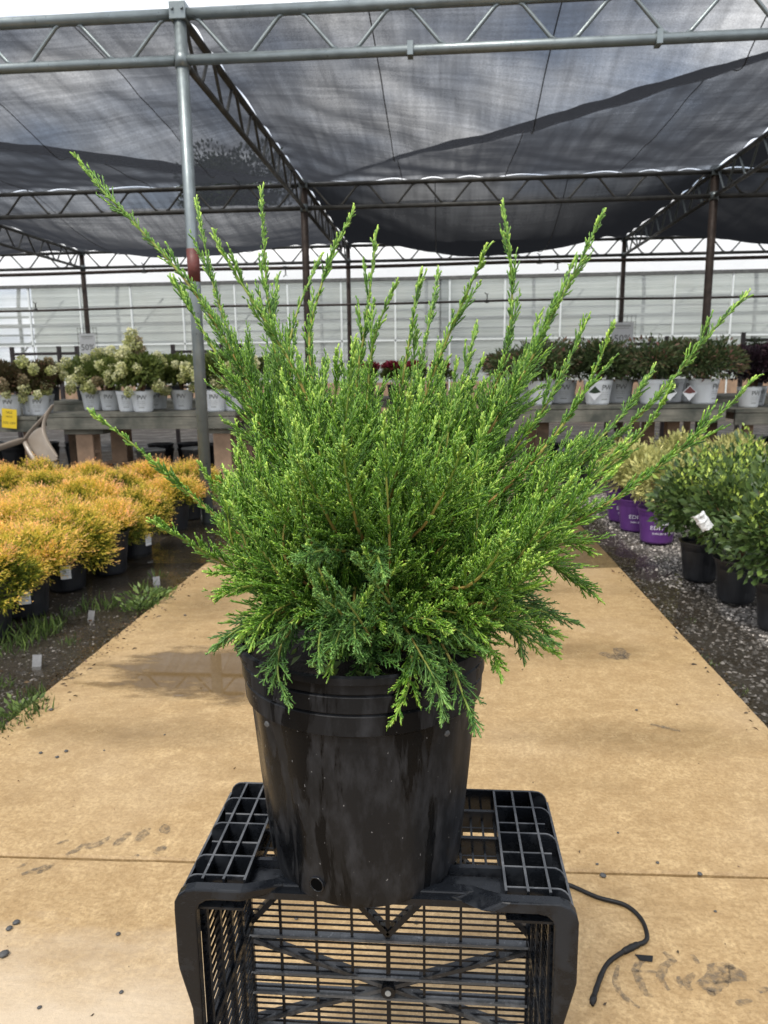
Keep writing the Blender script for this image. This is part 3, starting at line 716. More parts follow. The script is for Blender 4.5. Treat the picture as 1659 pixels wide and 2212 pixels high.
def text_mesh(txt, size, mat, name='print'):
    cu = bpy.data.curves.new('txt', 'FONT'); cu.body = txt; cu.size = size; cu.align_x = 'CENTER'; cu.align_y = 'CENTER'; cu.resolution_u = 2
    o = bpy.data.objects.new('txt', cu); COL.objects.link(o)
    dg = bpy.context.evaluated_depsgraph_get(); me = bpy.data.meshes.new_from_object(o.evaluated_get(dg))
    bpy.data.objects.remove(o); bpy.data.curves.remove(cu)
    me.name = name; me.materials.clear(); me.materials.append(mat); return me
def wrap_text(txt, size, mat, rad_at, z, ang, sx=1.0, off=0.0012):
    """flat print wrapped onto a pot wall; ang = direction it faces (radians), rad_at(z)"""
    me = text_mesh(txt, size, mat)
    for v in me.vertices:
        zz = z + v.co.y; r_ = rad_at(zz) + off; a = ang + v.co.x * sx / r_
        v.co = (r_ * math.cos(a), r_ * math.sin(a), zz)
    me.update(); return me
def wrap_rect(w, h, mat, rad_at, z, ang, off=0.001, name='print', n=6):
    b = MB(); vs = []
    for j in range(2):
        for i in range(n + 1):
            zz = z + (j - 0.5) * h; r_ = rad_at(zz) + off; a = ang + (i / n - 0.5) * w / r_
            vs.append((r_ * math.cos(a), r_ * math.sin(a), zz))
    return b.poly(vs, [(i, i + 1, i + n + 2, i + n + 1) for i in range(n)]).mesh(name, mat)

late_litter()
# ------------------------------------------------------------------ left: golden arborvitaes in black pots
ABP = pot_mesh('pot', 0.100, 0.125, 0.26, M['black_plastic'])
ABS = soil_mesh(0.118, 0.235)
def arbor_mesh(seed):
    r = np.random.default_rng(seed)
    nl = 26; lc = r.normal(size=(nl, 3)); lc /= np.linalg.norm(lc, axis=1, keepdims=True); lc[:, 2] = np.where(lc[:, 2] < -0.35, -lc[:, 2], lc[:, 2])
    lc = lc * np.array([0.165, 0.165, 0.16]) * r.uniform(0.75, 1.12, (nl, 1)); lr = r.uniform(0.06, 0.105, nl)
    n = 2600                                  # feathery sprays gathered in plumes
    k = r.integers(0, nl, n)
    d = r.normal(size=(n, 3)); d /= np.linalg.norm(d, axis=1, keepdims=True)
    depth = r.random(n) ** 0.5
    base = lc[k] + d * (lr[k] * depth * 0.8)[:, None] + np.array([0, 0, 0.13])
    out = lc[k] / np.linalg.norm(lc[k], axis=1, keepdims=True)
    dirs = d * 0.6 + out * 0.7 + np.array([0, 0, 0.35]) + 0.25 * r.normal(size=(n, 3)); dirs /= np.linalg.norm(dirs, axis=1, keepdims=True)
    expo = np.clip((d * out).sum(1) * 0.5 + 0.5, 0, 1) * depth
    Ps, Ds, Ss, Ts = [], [], [], []
    lumpt = r.normal(size=nl) * 0.13
    for j in range(8):                        # leaflets on every spray
        t = j / 7.0
        L = 0.055 * (0.7 + 0.5 * r.random(n))
        side = np.cross(dirs, r.normal(size=(n, 3))); side /= np.linalg.norm(side, axis=1, keepdims=True)
        Ps.append(base + dirs * (L * t)[:, None]); Ds.append(dirs * (0.7 + 0.5 * t) + side * (1.0 - 0.7 * t)); Ss.append((0.022 - 0.009 * t) * (0.7 + 0.6 * r.random(n)))
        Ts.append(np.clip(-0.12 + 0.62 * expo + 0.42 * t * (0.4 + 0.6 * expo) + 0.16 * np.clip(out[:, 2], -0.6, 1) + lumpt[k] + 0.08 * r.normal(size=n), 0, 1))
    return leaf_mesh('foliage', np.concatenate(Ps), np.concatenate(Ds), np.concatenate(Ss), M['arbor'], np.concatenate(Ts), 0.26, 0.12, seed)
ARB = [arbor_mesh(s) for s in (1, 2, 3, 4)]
ABT = MB().box(-0.001, 0.001, -0.028, 0.028, -0.036, 0.036)
def label_tag(parent, rad, z, ang, w=0.05, h=0.07):
    t = add('price_label', wrap_rect(w, h, M['paper'], lambda q: rad, z, ang, 0.004, 'price_label'), parent)
    for k in range(4):
        add('print', wrap_rect(w * 0.7, h * 0.07, M['pale_print'], lambda q: rad, z + h * (0.3 - 0.17 * k), ang, 0.0055, 'print'), t)
ORD = ('leftmost', 'second from the left', 'third from the left', 'fourth from the left', 'fifth from the left', 'sixth from the left', 'seventh from the left', 'rightmost')
ab_lab = {0: 'cut off by the left picture edge', 1: 'with white label, second of the front row', 2: 'third of the front row along the puddle', 3: 'fourth of the front row',
          4: 'fifth of the front row with a small white tag', 5: 'sixth of the front row, mostly hidden pot', 6: 'last of the front row beside the galvanised post'}
front = [tuple(on_z(x_, y_, -0.03).xy) for x_, y_ in ((-35, 1385), (62, 1325), (150, 1272), (228, 1240), (305, 1200), (368, 1150), (415, 1122))]
k = 0
for row in range(4):
    for i, (x, y) in enumerate(front):
        if row and i == 0 and row > 1: continue
        xx, yy = x - 0.44 * row + 0.04 * math.sin(i * 3 + row), y + 0.03 * math.cos(i * 2.3 + row) + 0.12 * (row % 2)
        if xx < -4.4 or (row == 3 and i < 2): continue
        if row == 0: lab = 'golden arborvitae in black pot, ' + ab_lab[i]
        else: lab = 'orange arborvitae, %s in the %s row from the path' % (('nearest', 'second', 'third', 'fourth', 'fifth', 'sixth', 'farthest')[i], ('', 'second', 'third', 'fourth')[row])
        t = empty('potted_arborvitae', (xx, yy, -0.025), 0, lab, 'potted plant', 'golden arborvitaes in black pots')
        add('pot', ABP, t, rot=(0, 0, k)); add('soil', ABS, t)
        s = 1.08 + 0.26 * random.random()
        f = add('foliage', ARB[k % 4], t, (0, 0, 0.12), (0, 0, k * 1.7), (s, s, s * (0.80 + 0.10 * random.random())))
        if row == 0 and i in (1, 2, 4): label_tag(t, 0.113, 0.12, R(-62 if i != 4 else -20), 0.055, 0.075)
        k += 1

# ------------------------------------------------------------------ right: glossy shrubs in black pots, purple pots beyond
RP = pot_mesh('pot', 0.088, 0.108, 0.225, M['black_plastic'])
RS = soil_mesh(0.100, 0.20)
def holly_mesh(seed, mat='holly', n=2900, rx=0.33, rz=0.34, size=0.044, tips=True, width=0.5):
    r = np.random.default_rng(seed)
    P, D, q = blob_points(n, rx, rx, rz, seed, 11, 0.3)
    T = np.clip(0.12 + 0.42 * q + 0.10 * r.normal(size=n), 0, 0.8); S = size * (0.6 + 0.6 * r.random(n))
    if tips:                                  # upright new shoots with pale rosettes
        m = 130; a = r.integers(0, n, m); a = a[P[a, 2] > -0.02 * rz]
        tp, td, ts, tt = [], [], [], []
        for i in a:
            h = 0.03 + 0.09 * r.random()
            for j in range(7):
                f = j / 6; ang = j * 2.4
                tp.append(P[i] * 1.04 + np.array([0, 0, h * f])); td.append(np.array([math.cos(ang), math.sin(ang), 0.6 + 0.9 * f])); ts.append(size * (0.8 - 0.2 * f)); tt.append(0.72 + 0.26 * f)
        P = np.concatenate([P, np.array(tp)]); D = np.concatenate([D, np.array(td)]); S = np.concatenate([S, np.array(ts)]); T = np.concatenate([T, np.array(tt)])
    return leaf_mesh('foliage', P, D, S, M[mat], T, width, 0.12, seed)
def stems_mesh(seed, n, spread, h, r0=0.004, mat='bark'):
    rr = random.Random(seed); b = MB()
    for i in range(n):
        a = rr.uniform(0, 6.28); s = spread * rr.uniform(0.3, 1); hh = h * rr.uniform(0.6, 1)
        b.tube([(0.015 * math.cos(a), 0.015 * math.sin(a), 0), (s * 0.35 * math.cos(a), s * 0.35 * math.sin(a), hh * 0.45), (s * math.cos(a), s * math.sin(a), hh)], [r0, r0 * 0.8, r0 * 0.4], 5)
    return b.mesh('stems', M[mat], True)
HOL = [holly_mesh(s) for s in (11, 12, 13)]; HST = stems_mesh(5, 14, 0.2, 0.42)
hl = [(tuple(on_z(1510, 1243).xy), 'first glossy green shrub beside the gravel, just right of the purple pots', 1.0), (tuple(on_z(1589, 1288).xy), 'glossy green shrub in black pot, middle of the near right row', 0.95),
      (tuple(on_z(1682, 1348).xy), 'glossy green shrub cut off by the right picture edge, nearest on the gravel', 1.0), ((1.86, 4.55), 'glossy green shrub behind the near right pair', 1.05), ((2.0, 4.05), 'glossy green shrub at the right edge, second row', 1.05),
      ((2.3, 4.75), 'glossy green shrub with upright shoots, third row at right edge', 1.0), ((2.6, 5.3), 'glossy green shrub farthest back at the right edge', 1.0)]
for i, ((x, y), lab, s) in enumerate(hl):
    t = empty('potted_shrub', (x, y, -0.012 if x > 1.6 else -0.02), 0, lab, 'potted plant', 'glossy green shrubs in black pots')
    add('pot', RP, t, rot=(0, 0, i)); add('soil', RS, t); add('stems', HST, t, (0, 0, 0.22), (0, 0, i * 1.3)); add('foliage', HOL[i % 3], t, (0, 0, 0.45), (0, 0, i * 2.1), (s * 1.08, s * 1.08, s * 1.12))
# crumpled white nursery sleeve caught in the second shrub
b = MB(); vs = []
for j in range(9):
    for i in range(9):
        u, w = i / 8, j / 8; a = u * 2.6
        vs.append((0.055 * math.cos(a), 0.05 * math.sin(a), w * 0.16) + Vector((0.012 * mnoise.noise((u * 5, w * 5, 1)), 0.02 * mnoise.noise((u * 5, w * 5, 7)), 0.012 * mnoise.noise((u * 5, w * 5, 4)))).to_tuple() if False else
                  (0.055 * math.cos(a) + 0.014 * mnoise.noise((u * 5, w * 5, 1)), 0.05 * math.sin(a) - 0.03 + 0.02 * mnoise.noise((u * 5, w * 5, 7)), w * 0.16 + 0.012 * mnoise.noise((u * 5, w * 5, 4))))
b.poly(vs, [(j * 9 + i, j * 9 + i + 1, (j + 1) * 9 + i + 1, (j + 1) * 9 + i) for j in range(8) for i in range(8)])
wr = b.build('plastic_wrapper', M['paper']); wr.scale = (0.55, 0.55, 0.55); wr.location = on_y(1532, 1142, hl[1][0][1] - 0.24); wr.rotation_euler = (R(5), R(35), R(180))
sm = wr.modifiers.new('solid', 'SOLIDIFY'); sm.thickness = 0.0015
tag(wr, 'crumpled white plastic wrapper caught in the glossy green shrub', 'wrapper')

PPR = lambda z: 0.108 + (0.13 - 0.108) * min(1, max(0, (z - 0.012) / (0.24 - 0.062)))
PP = pot_mesh('pot', 0.108, 0.13, 0.24, M['purple_pot'])
VAR = [holly_mesh(s, 'varieg', 2000, 0.30, 0.26, 0.052, False, 0.34) for s in (21, 22, 23)]
# brighter new tops
pl = [(tuple(on_z(1418, 1163).xy), 'variegated shrub in purple pot with white label, nearest of the purple pots', 1.0), (tuple(on_z(1372, 1138).xy), 'variegated shrub in purple pot, middle of the three purple pots', 1.0), (tuple(on_z(1345, 1118).xy), 'variegated shrub in purple pot, farthest and half hidden by the juniper', 0.95),
      ((2.15, 6.0), 'yellow variegated shrub behind the nearest purple pot', 1.05), ((2.1, 6.75), 'yellow variegated shrub in the back row of purple pots', 1.0), ((2.5, 6.4), 'yellow variegated shrub at the right end of the purple pots', 1.05)]
for i, ((x, y), lab, s) in enumerate(pl):
    t = empty('potted_variegated_shrub', (x, y, -0.02), 0, lab, 'potted plant', 'variegated shrubs in purple pots')
    p_ = add('pot', PP, t)
    if i < 3:
        add('print', wrap_text('EDITIONS', 0.040, M['white_print'], PPR, 0.115, R(-80), 1.15), p_)
        add('print', wrap_text('SHRUBS & TREES', 0.020, M['white_print'], PPR, 0.075, R(-82), 1.1), p_)
    add('soil', RS, t, (0, 0, -0.01)); add('stems', HST, t, (0, 0, 0.21), (0, 0, i), 0.8)
    add('foliage', VAR[i % 3], t, (0, 0, 0.44), (0, 0, i * 2.2), (s, s, s))
    if i == 0: label_tag(t, 0.127, 0.165, R(-84), 0.05, 0.05)

# ------------------------------------------------------------------ benches on blocks
def bench(x0, x1, yf, depth, z, label, nb=7, rz=0.0, fh=0.13):
    t = empty('wooden_bench', ((x0 + x1) / 2, yf, 0), rz, label, 'bench', 'timber plant benches')
    w = (x1 - x0) / 2
    for k in range(nb):
        ya = depth * k / nb
        MB().box(-w + 0.01 * random.random(), w - 0.01 * random.random(), ya + 0.004, ya + depth / nb - 0.008, z - 0.036, z + 0.002 * random.random()).build('deck_board', M['wood'], t, bevel=0.003)
    MB().box(-w, w, -0.042, 0.0, z - 0.036 - fh, z - 0.042).build('front_board', M['wood'], t, bevel=0.003)
    MB().box(-w - 0.003, w + 0.003, -0.045, 0.003, z - 0.036, z + 0.004).build('edge_board', M['wood'], t, bevel=0.003)
    MB().box(-w, w, depth, depth + 0.04, z - 0.15, z).build('back_board', M['wood'], t)
    for xx in np.linspace(-w + 0.15, w - 0.15, 3):
        MB().box(xx - 0.045, xx + 0.045, 0.003, depth, z - 0.125, z - 0.04).build('joist', M['wood2'], t)
    return t
def block(x, y, z, upright, label, rz=0.0):
    """hollow concrete block; upright stands on its end so the two holes face sideways"""
    t = empty('concrete_block', (x, y, z), rz, label, 'concrete block', 'concrete blocks carrying the benches')
    b = MB(); w, d, L, k = 0.19, 0.19, 0.39, 0.032
    # outline with two cells running along local X
    if upright:
        b.box(-w / 2, w / 2, -d / 2, -d / 2 + k, 0, L); b.box(-w / 2, w / 2, d / 2 - k, d / 2, 0, L)
        for zz in (0, L / 2 - k / 2, L - k): b.box(-w / 2 + 0.003, w / 2 - 0.003, -d / 2 + k, d / 2 - k, zz, zz + k)
    else:
        b.box(-w / 2, w / 2, -L / 2, -L / 2 + k, 0, d); b.box(-w / 2, w / 2, L / 2 - k, L / 2, 0, d)
        b.box(-w / 2, w / 2, -L / 2 + k, L / 2 - k, 0, k); b.box(-w / 2, w / 2, -L / 2 + k, L / 2 - k, d - k, d)
        b.box(-w / 2 + 0.003, w / 2 - 0.003, -k / 2, k / 2, k, d - k)
    b.build('block_body', M['block'], t, bevel=0.004)
    return t
ZL, ZR = 0.78, 0.825
bench(-4.22, -2.16, 7.72, 1.25, ZL, 'long grey timber bench left of the path under the hydrangeas')
for x, nm in ((-3.88, 'left'), (-2.35, 'right')):
    for y, nn in ((7.90, 'front'), (8.75, 'rear')):
        block(x, y, -0.03, False, 'lower concrete block lying flat, %s %s corner of the left bench' % (nn, nm), R(90))
        block(x, y, 0.161, True, 'upright stained concrete block under the %s %s corner of the left bench' % (nn, nm))
        MB_ = MB().box(x - 0.22, x + 0.22, y - 0.1, y + 0.1, 0.5525, 0.605).build('timber_pad', M['wood'], bevel=0.003)
        tag(MB_, 'timber pad between block and left bench, %s %s corner' % (nn, nm), 'timber', 'timber pads on the blocks')
rb_ = bench(0.72, 2.80, 7.62, 1.3, ZR, 'long timber bench right of the path under bronze leaved shrubs')
for x, nm in ((1.05, 'left'), (2.36, 'right')):
    for y, nn in ((7.82, 'front'), (8.7, 'rear')):
        block(x, y, -0.03, False, 'lower concrete block lying flat, %s %s corner of the right bench' % (nn, nm), R(90))
        o = MB().box(x - 0.06, x + 0.06, y - 0.06, y + 0.06, 0.1635, 0.645).build('leg', M['wood2'], rb_, bevel=0.003); o.location = -rb_.location
        o = MB().box(x - 0.2, x + 0.2, y - 0.07, y + 0.07, 0.647, 0.695).build('leg_pad', M['wood'], rb_, bevel=0.003); o.location = -rb_.location
def post_bench(x0, x1, yf, depth, z, label):
    t = bench(x0, x1, yf, depth, z, label)
    w = (x1 - x0) / 2
    for xx in (-w + 0.2, w - 0.2):
        for yy in (0.12, depth - 0.12): MB().box(xx - 0.045, xx + 0.045, yy - 0.045, yy + 0.045, -0.05, z - 0.127).build('leg', M['wood2'], t)
    return t
post_bench(-6.9, -4.45, 7.95, 1.25, 0.74, 'timber bench at the left picture edge with the yellow card')
post_bench(3.15, 5.6, 8.3, 1.3, 0.74, 'timber bench at the right picture edge under plum leaved shrubs')
post_bench(-6.6, -2.4, 11.3, 1.3, 0.80, 'second timber bench behind the hydrangeas on the left')
post_bench(0.6, 3.2, 11.6, 1.3, 0.78, 'second timber bench behind the bronze shrubs on the right')
post_bench(3.9, 6.6, 11.6, 1.3, 0.78, 'second timber bench behind the plum shrubs at far right')
post_bench(-1.6, 0.3, 13.2, 1.3, 0.75, 'far timber bench with red flowers behind the juniper')

# yellow price card
yc = empty('price_card', on_y(20, 905, 7.86), 0, 'yellow price card hanging from the bench at the left edge', 'sign')
MB().box(-0.085, 0.085, -0.002, 0.002, -0.10, 0.11).build('card', M['yellow'], yc); yc.rotation_euler = (0, R(6), 0)
for tx, sz, zz, x_ in (('SALE', 0.035, 0.07, 0), ('NOW', 0.028, 0.025, 0), ('50% OFF', 0.04, -0.045, 0)):
    add('print', text_mesh(tx, sz, M['black_ink']), yc, (x_, -0.0032, zz), (R(90), 0, 0))

# ------------------------------------------------------------------ white pots with hydrangeas and bronze shrubs
WR = lambda z: 0.10 + (0.125 - 0.10) * min(1, max(0, (z - 0.012) / (0.225 - 0.062)))
WP = pot_mesh('pot', 0.10, 0.125, 0.225, M['white_pot'], 0.006)
WS = soil_mesh(0.116, 0.205)
lp = [[wrap_text('P', 0.07, M['grey_print'], WR, 0.155, R(a - 11.5), 1.0), wrap_text('W', 0.07, M['grey_print'], WR, 0.155, R(a + 11.5), 1.0), wrap_text('PROVEN', 0.019, M['pale_print'], WR, 0.112, R(a), 1.1),
       wrap_text('WINNERS', 0.019, M['pale_print'], WR, 0.092, R(a), 1.1), wrap_rect(0.085, 0.003, M['pale_print'], WR, 0.072, R(a)), wrap_rect(0.06, 0.012, M['pale_print'], WR, 0.050, R(a))] for a in (0, 95)]
sp_me = MB().poly([(0.0, 0, 0.016), (0.010, 0, 0.004), (0, 0, -0.014), (-0.010, 0, 0.004)], [(0, 1, 2, 3)])
def floret_mesh(seed, mat):
    r = np.random.default_rng(seed); n = 210
    d = r.normal(size=(n, 3)); d /= np.linalg.norm(d, axis=1, keepdims=True)
    P = d * np.array([0.048, 0.048, 0.062]) * (0.7 + 0.3 * r.random((n, 1)))
    return leaf_mesh('flower_head', P, d + 0.8 * r.normal(size=(n, 3)), 0.026 * (0.7 + 0.6 * r.random(n)), M[mat], np.clip(0.45 + 0.4 * d[:, 2] + 0.15 * r.normal(size=n), 0, 1), 0.8, 0.1, seed)
FLO = [floret_mesh(31, 'floret'), floret_mesh(32, 'floret'), floret_mesh(33, 'floret_brown')]
def bush(seed, mat, n=1500, rx=0.24, rz=0.22, size=0.06, width=0.5):
    r = np.random.default_rng(seed); P, D, q = blob_points(n, rx, rx, rz, seed, 9, 0.35)
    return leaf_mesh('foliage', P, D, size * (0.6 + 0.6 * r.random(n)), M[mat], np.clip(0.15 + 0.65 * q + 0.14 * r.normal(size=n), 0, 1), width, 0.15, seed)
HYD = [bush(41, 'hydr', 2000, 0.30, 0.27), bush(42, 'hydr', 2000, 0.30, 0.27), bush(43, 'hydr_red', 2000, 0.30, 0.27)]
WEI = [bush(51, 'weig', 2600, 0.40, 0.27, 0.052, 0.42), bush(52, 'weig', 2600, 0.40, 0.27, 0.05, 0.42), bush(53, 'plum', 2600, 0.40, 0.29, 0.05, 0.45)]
CST = stems_mesh(9, 10, 0.14, 0.3, 0.005)
def white_pot_plant(x, y, z, leaf, face, label, group, heads=0, brown=0, s=1.0, seed=0, tall=0, name='potted_hydrangea', extra=None):
    t = empty(name, (x, y, z), 0, label, 'potted plant', group)
    p_ = add('pot', WP, t)
    for grp in lp:
        for me in grp: add('print', me, p_, rot=(0, 0, R(face)))
    add('soil', WS, t); add('stems', CST, t, (0, 0, 0.2), (0, 0, seed))
    add('foliage', leaf, t, (0, 0, (0.41 if heads else 0.365) * s + 0.03), (0, 0, seed * 1.9), (s, s, s))
    r = random.Random(seed)
    for i in range(int(heads * 1.6)):
        a = r.uniform(-2.9, 0.2); e = r.uniform(-0.85, 0.9)
        q = Vector((math.cos(a) * math.cos(e), math.sin(a) * math.cos(e), math.sin(e))) * (0.29 * s)
        add('flower_head', FLO[2 if i < brown else i % 2], t, (q.x, q.y, q.z + 0.43 * s), (r.uniform(-1, 1), r.uniform(-1, 1), a), r.uniform(0.75, 1.15))
    if tall:
        for i in range(tall):
            a = r.uniform(-0.5, 3.6); h = 0.66 + 0.17 * r.random(); dx = 0.12 * math.cos(a)
            MB().tube([(0, 0, 0.2), (dx * 0.6, 0.02, h * 0.6), (dx, 0.03, h)], [0.005, 0.004, 0.003], 5).build('tall_stem', M['bark'], t, True)
            add('flower_head', FLO[i % 2], t, (dx, 0.03, h), (0.2, 0.3, i), 1.15)
            add('flower_head', FLO[2], t, (dx + 0.06, 0.05, h - 0.07), (0.5, 0.1, i), 0.9)
    return t
hy = [(310, 8.0, 885, 0, 7, 0, 4, 'nearest to the bench front, tall flower stalks'), (278, 8.12, 876, 1, 4, 0, 0, 'tucked behind the front one at its left'), (465, 7.98, 885, 0, 5, 2, 0, 'just right of the galvanised post'),
      (505, 8.1, 886, 1, 4, 1, 0, 'at the right end of the left bench'), (395, 8.4, 874, 1, 6, 0, 0, 'in the second row behind the galvanised post'), (240, 8.45, 876, 0, 6, 1, 0, 'in the second row left of the tall one'),
      (150, 8.5, 872, 1, 7, 0, 0, 'drooping cream heads over the bench corner'), (340, 8.75, 868, 0, 6, 0, 0, 'in the third row of the left bench'), (470, 8.75, 868, 1, 6, 2, 0, 'in the third row right of the post'), (200, 8.80, 868, 2, 4, 2, 0, 'reddish leaves, rear left of the bench')]
for i, (px, Y_, py, lf, nh, br, tall, w_) in enumerate(hy):
    q = on_y(px, py, Y_); x_ = min(-2.3, max(-4.08, q.x))
    white_pot_plant(x_, Y_, ZL + 0.003, HYD[lf], -82 if i else -78, 'cream hydrangea on left bench, ' + w_, 'hydrangeas in white pots', nh, br, 1.0, 60 + i, tall)
for i, (px, Y_, w_) in enumerate([(22, 8.10, 'pink tinged heads at the left picture edge'), (70, 8.3, 'second from the left edge'), (118, 8.25, 'behind the tilted chair'), (12, 8.75, 'rear row at the left edge'), (95, 8.8, 'rear row above the chair')]):
    q = on_y(px, 880, Y_)
    white_pot_plant(min(q.x, -4.6), Y_, 0.743, HYD[2 if i != 1 else 0], -75, 'hydrangea on the left edge bench, ' + w_, 'hydrangeas in white pots', 4, 2 if i < 2 else 1, 0.95, 80 + i)
wz = [(1168, 7.80, 'first'), (1290, 7.78, 'second'), (1408, 7.80, 'third'), (1518, 7.77, 'fourth')]
for i, (px, Y_, o_) in enumerate(wz):
    q = on_y(px, 880, Y_)
    white_pot_plant(min(q.x, 2.68), Y_, ZR + 0.003, WEI[i % 2], -72 + 6 * i, 'bronze leaved shrub in white pot, %s from the left at the right bench front' % o_, 'bronze shrubs in white pots', 0, 0, 1.0, 90 + i, 0, 'potted_bronze_shrub').scale = (1.13, 1.13, 1.08)
for i, (px, Y_, o_) in enumerate([(1215, 8.18, 'first'), (1335, 8.18, 'second'), (1445, 8.2, 'third'), (1130, 8.18, 'leftmost'), (1540, 8.35, 'last')]):
    q = on_y(px, 872, Y_)
    white_pot_plant(min(q.x, 2.66), Y_, ZR + 0.003, WEI[(i + 1) % 2], -95, 'bronze leaved shrub in white pot, %s in the second row of the right bench' % o_, 'bronze shrubs in white pots', 0, 0, 1.0, 100 + i, 0, 'potted_bronze_shrub').scale = (1.13, 1.13, 1.08)
for i, (x_, Y_, o_) in enumerate([(3.45, 8.7, 'first'), (3.85, 8.6, 'second'), (4.25, 8.65, 'third'), (3.7, 9.15, 'rear')]):
    white_pot_plant(x_, Y_, 0.743, WEI[2], -80, 'plum leaved shrub in white pot at the far right bench, %s' % o_, 'plum shrubs in white pots', 0, 0, 1.1, 110 + i, 0, 'potted_plum_shrub')
# diamond shaped plant labels on two right pots
for px, Y_, lab in ((1285, 7.62, 'white and green diamond plant label on the second bronze shrub pot'), (1447, 7.62, 'white diamond plant label between the right bench pots'), (1490, 7.61, 'red and white diamond plant label beside the fourth bronze shrub pot')):
    t = empty('plant_label', on_y(px, 848, Y_), 0, lab, 'plant label', 'diamond plant labels')
    MB().prism([(0, -0.08), (0.07, 0.0), (0, 0.07), (-0.07, 0.0)], -0.001, 0.001).build('card', M['paper'], t)
    MB().prism([(-0.062, 0.002), (0, 0.063), (0.06, 0.003), (0, -0.01)], -0.003, -0.0015).build('picture', M['holly'] if px != 1490 else M['red_paint'], t)

# second row plants: dark conifers, rails
CON = [bush(71, 'tree', 1500, 0.16, 0.34, 0.05, 0.3)]
def plain_pot_plant(x, y, z, leaf, label, cat_group, s=1.0, rz=0.0):
    t = empty('potted_plant', (x, y, z), rz, label, 'potted plant', cat_group)
    add('pot', RP, t); add('soil', RS, t); add('foliage', leaf, t, (0, 0, 0.45 * s), None, s)
    return t
GRB = bush(72, 'weig', 1300, 0.24, 0.22, 0.055); GRG = bush(73, 'hydr', 1300, 0.25, 0.24, 0.06)
for i, x_ in enumerate(np.linspace(-6.3, -2.7, 8)):
    plain_pot_plant(x_, 11.75, 0.803, GRG, 'dark green shrub on the second left bench, %s' % ORD[i], 'shrubs on the second left bench', 1.0 + 0.1 * math.sin(i * 2), i)
for i, x_ in enumerate(np.linspace(0.9, 2.9, 5)):
    plain_pot_plant(x_, 12.05, 0.783, (GRB, GRG)[i % 2], 'dark shrub on the second right bench, %s' % ORD[i], 'shrubs on the second right bench', 1.1, i)
for i, x_ in enumerate(np.linspace(4.2, 6.2, 4)):
    plain_pot_plant(x_, 12.05, 0.783, CON[0] if i % 2 else GRB, 'dark plant on the far right second bench, %s' % ORD[i], 'plants on the far right second bench', 1.2, i)
RED = bush(74, 'pinkfl', 700, 0.2, 0.1, 0.05, 0.8)
for i, x_ in enumerate(np.linspace(-1.3, 0.0, 4)):
    t = plain_pot_plant(x_, 13.6, 0.753, GRG, 'red flowering shrub on the far bench behind the juniper, %s' % ORD[i], 'red flowering shrubs on the far bench', 0.9, i)
    add('flowers', RED, t, (0, 0, 0.55))
def rack(px0, px1, Y_, ztop, label):
    a, c = on_y(px0, 780, Y_), on_y(px1, 780, Y_); t = empty('display_rail', ((a.x + c.x) / 2, Y_, 0), 0, label, 'rail', 'brown display rails behind the benches')
    w = (c.x - a.x) / 2
    for xx in (-w, 0.45 * w, w): MB().box(xx - 0.03, xx + 0.03, -0.03, 0.03, -0.03, ztop + 0.09 + (0.04 if xx else 0)).build('rail_post', M['rail'], t)
    for zz in (ztop - 0.62, ztop): MB().box(-w, w, -0.022, 0.022, zz - 0.025, zz + 0.025).build('rail', M['rail'], t)
rack(28, 168, 13.2, 1.60, 'brown display rail at far left behind the hydrangeas'); rack(375, 520, 13.2, 1.60, 'brown display rail behind the galvanised post')
rack(1315, 1438, 13.4, 1.62, 'brown display rail behind the white sign on the right'); rack(1602, 1760, 13.4, 1.66, 'brown display rail at the right picture edge')
def sign(px, py, Y_, w, h, label):
    q = on_y(px, py, Y_); t = empty('price_sign', (q.x, Y_, q.z), 0, label, 'sign', 'white price signs on the posts')
    MB().box(-w / 2, w / 2, -0.004, 0.0, -h / 2, h / 2).build('board', M['paper'], t)
    f = MB()
    for k in range(7): f.bar((-w * 0.6 + k * w * 0.2, 0.012, -h / 2), (-w * 0.6 + k * w * 0.2, 0.012, h * 0.72), 0.006, 0.006)
    for k in range(8): f.bar((-w * 0.62, 0.018, -h / 2 + k * h * 0.17), (w * 0.62, 0.018, -h / 2 + k * h * 0.17), 0.006, 0.006)
    f.build('wire_frame', M['dark_steel'], t)
    for k, (ww, hh, zz) in enumerate(((0.74, 0.055, 0.40), (0.6, 0.02, 0.33), (0.5, 0.02, -0.30))):
        MB().box(-w * ww / 2, w * ww / 2, -0.006, -0.0045, h * zz - h * hh / 2, h * zz + h * hh / 2).build('print', M['pale_print'], t)
    add('print', text_mesh('50%', h * 0.30, M['grey_print']), t, (0, -0.0065, 0.02 * h), (R(90), 0, 0))
    return t
sign(190, 752, 13.0, 0.29, 0.50, 'white price sign in wire frame beside the left brown post'); sign(1344, 733, 13.2, 0.36, 0.56, 'white price sign in wire frame beside the thin right post')

# clutter stored under the benches
for i, (x_, y_, s_, lab) in enumerate([(-3.45, 8.55, 0.17, 'grey storage tub under the left bench'), (-2.95, 8.7, 0.15, 'smaller grey tub under the left bench'), (1.45, 8.4, 0.16, 'grey tub under the right bench, left'), (2.0, 8.35, 0.18, 'grey tub under the right bench, right')]):
    t = empty('storage_tub', (x_, y_, -0.03), 0.2 * i, lab, 'tub', 'tubs under the benches')
    MB().lathe([(s_ * 0.8, 0.0), (s_, 0.30), (s_ * 1.08, 0.31), (s_ * 1.08, 0.33), (s_ * 0.98, 0.33), (s_ * 0.80, 0.02)], 4).build('body', M['dark_steel'], t)
    MB().lathe([(s_ * 1.1, 0.331), (s_ * 1.1, 0.35), (s_ * 0.4, 0.36), (0.002, 0.36)], 4).build('lid', M['pale_print'], t)

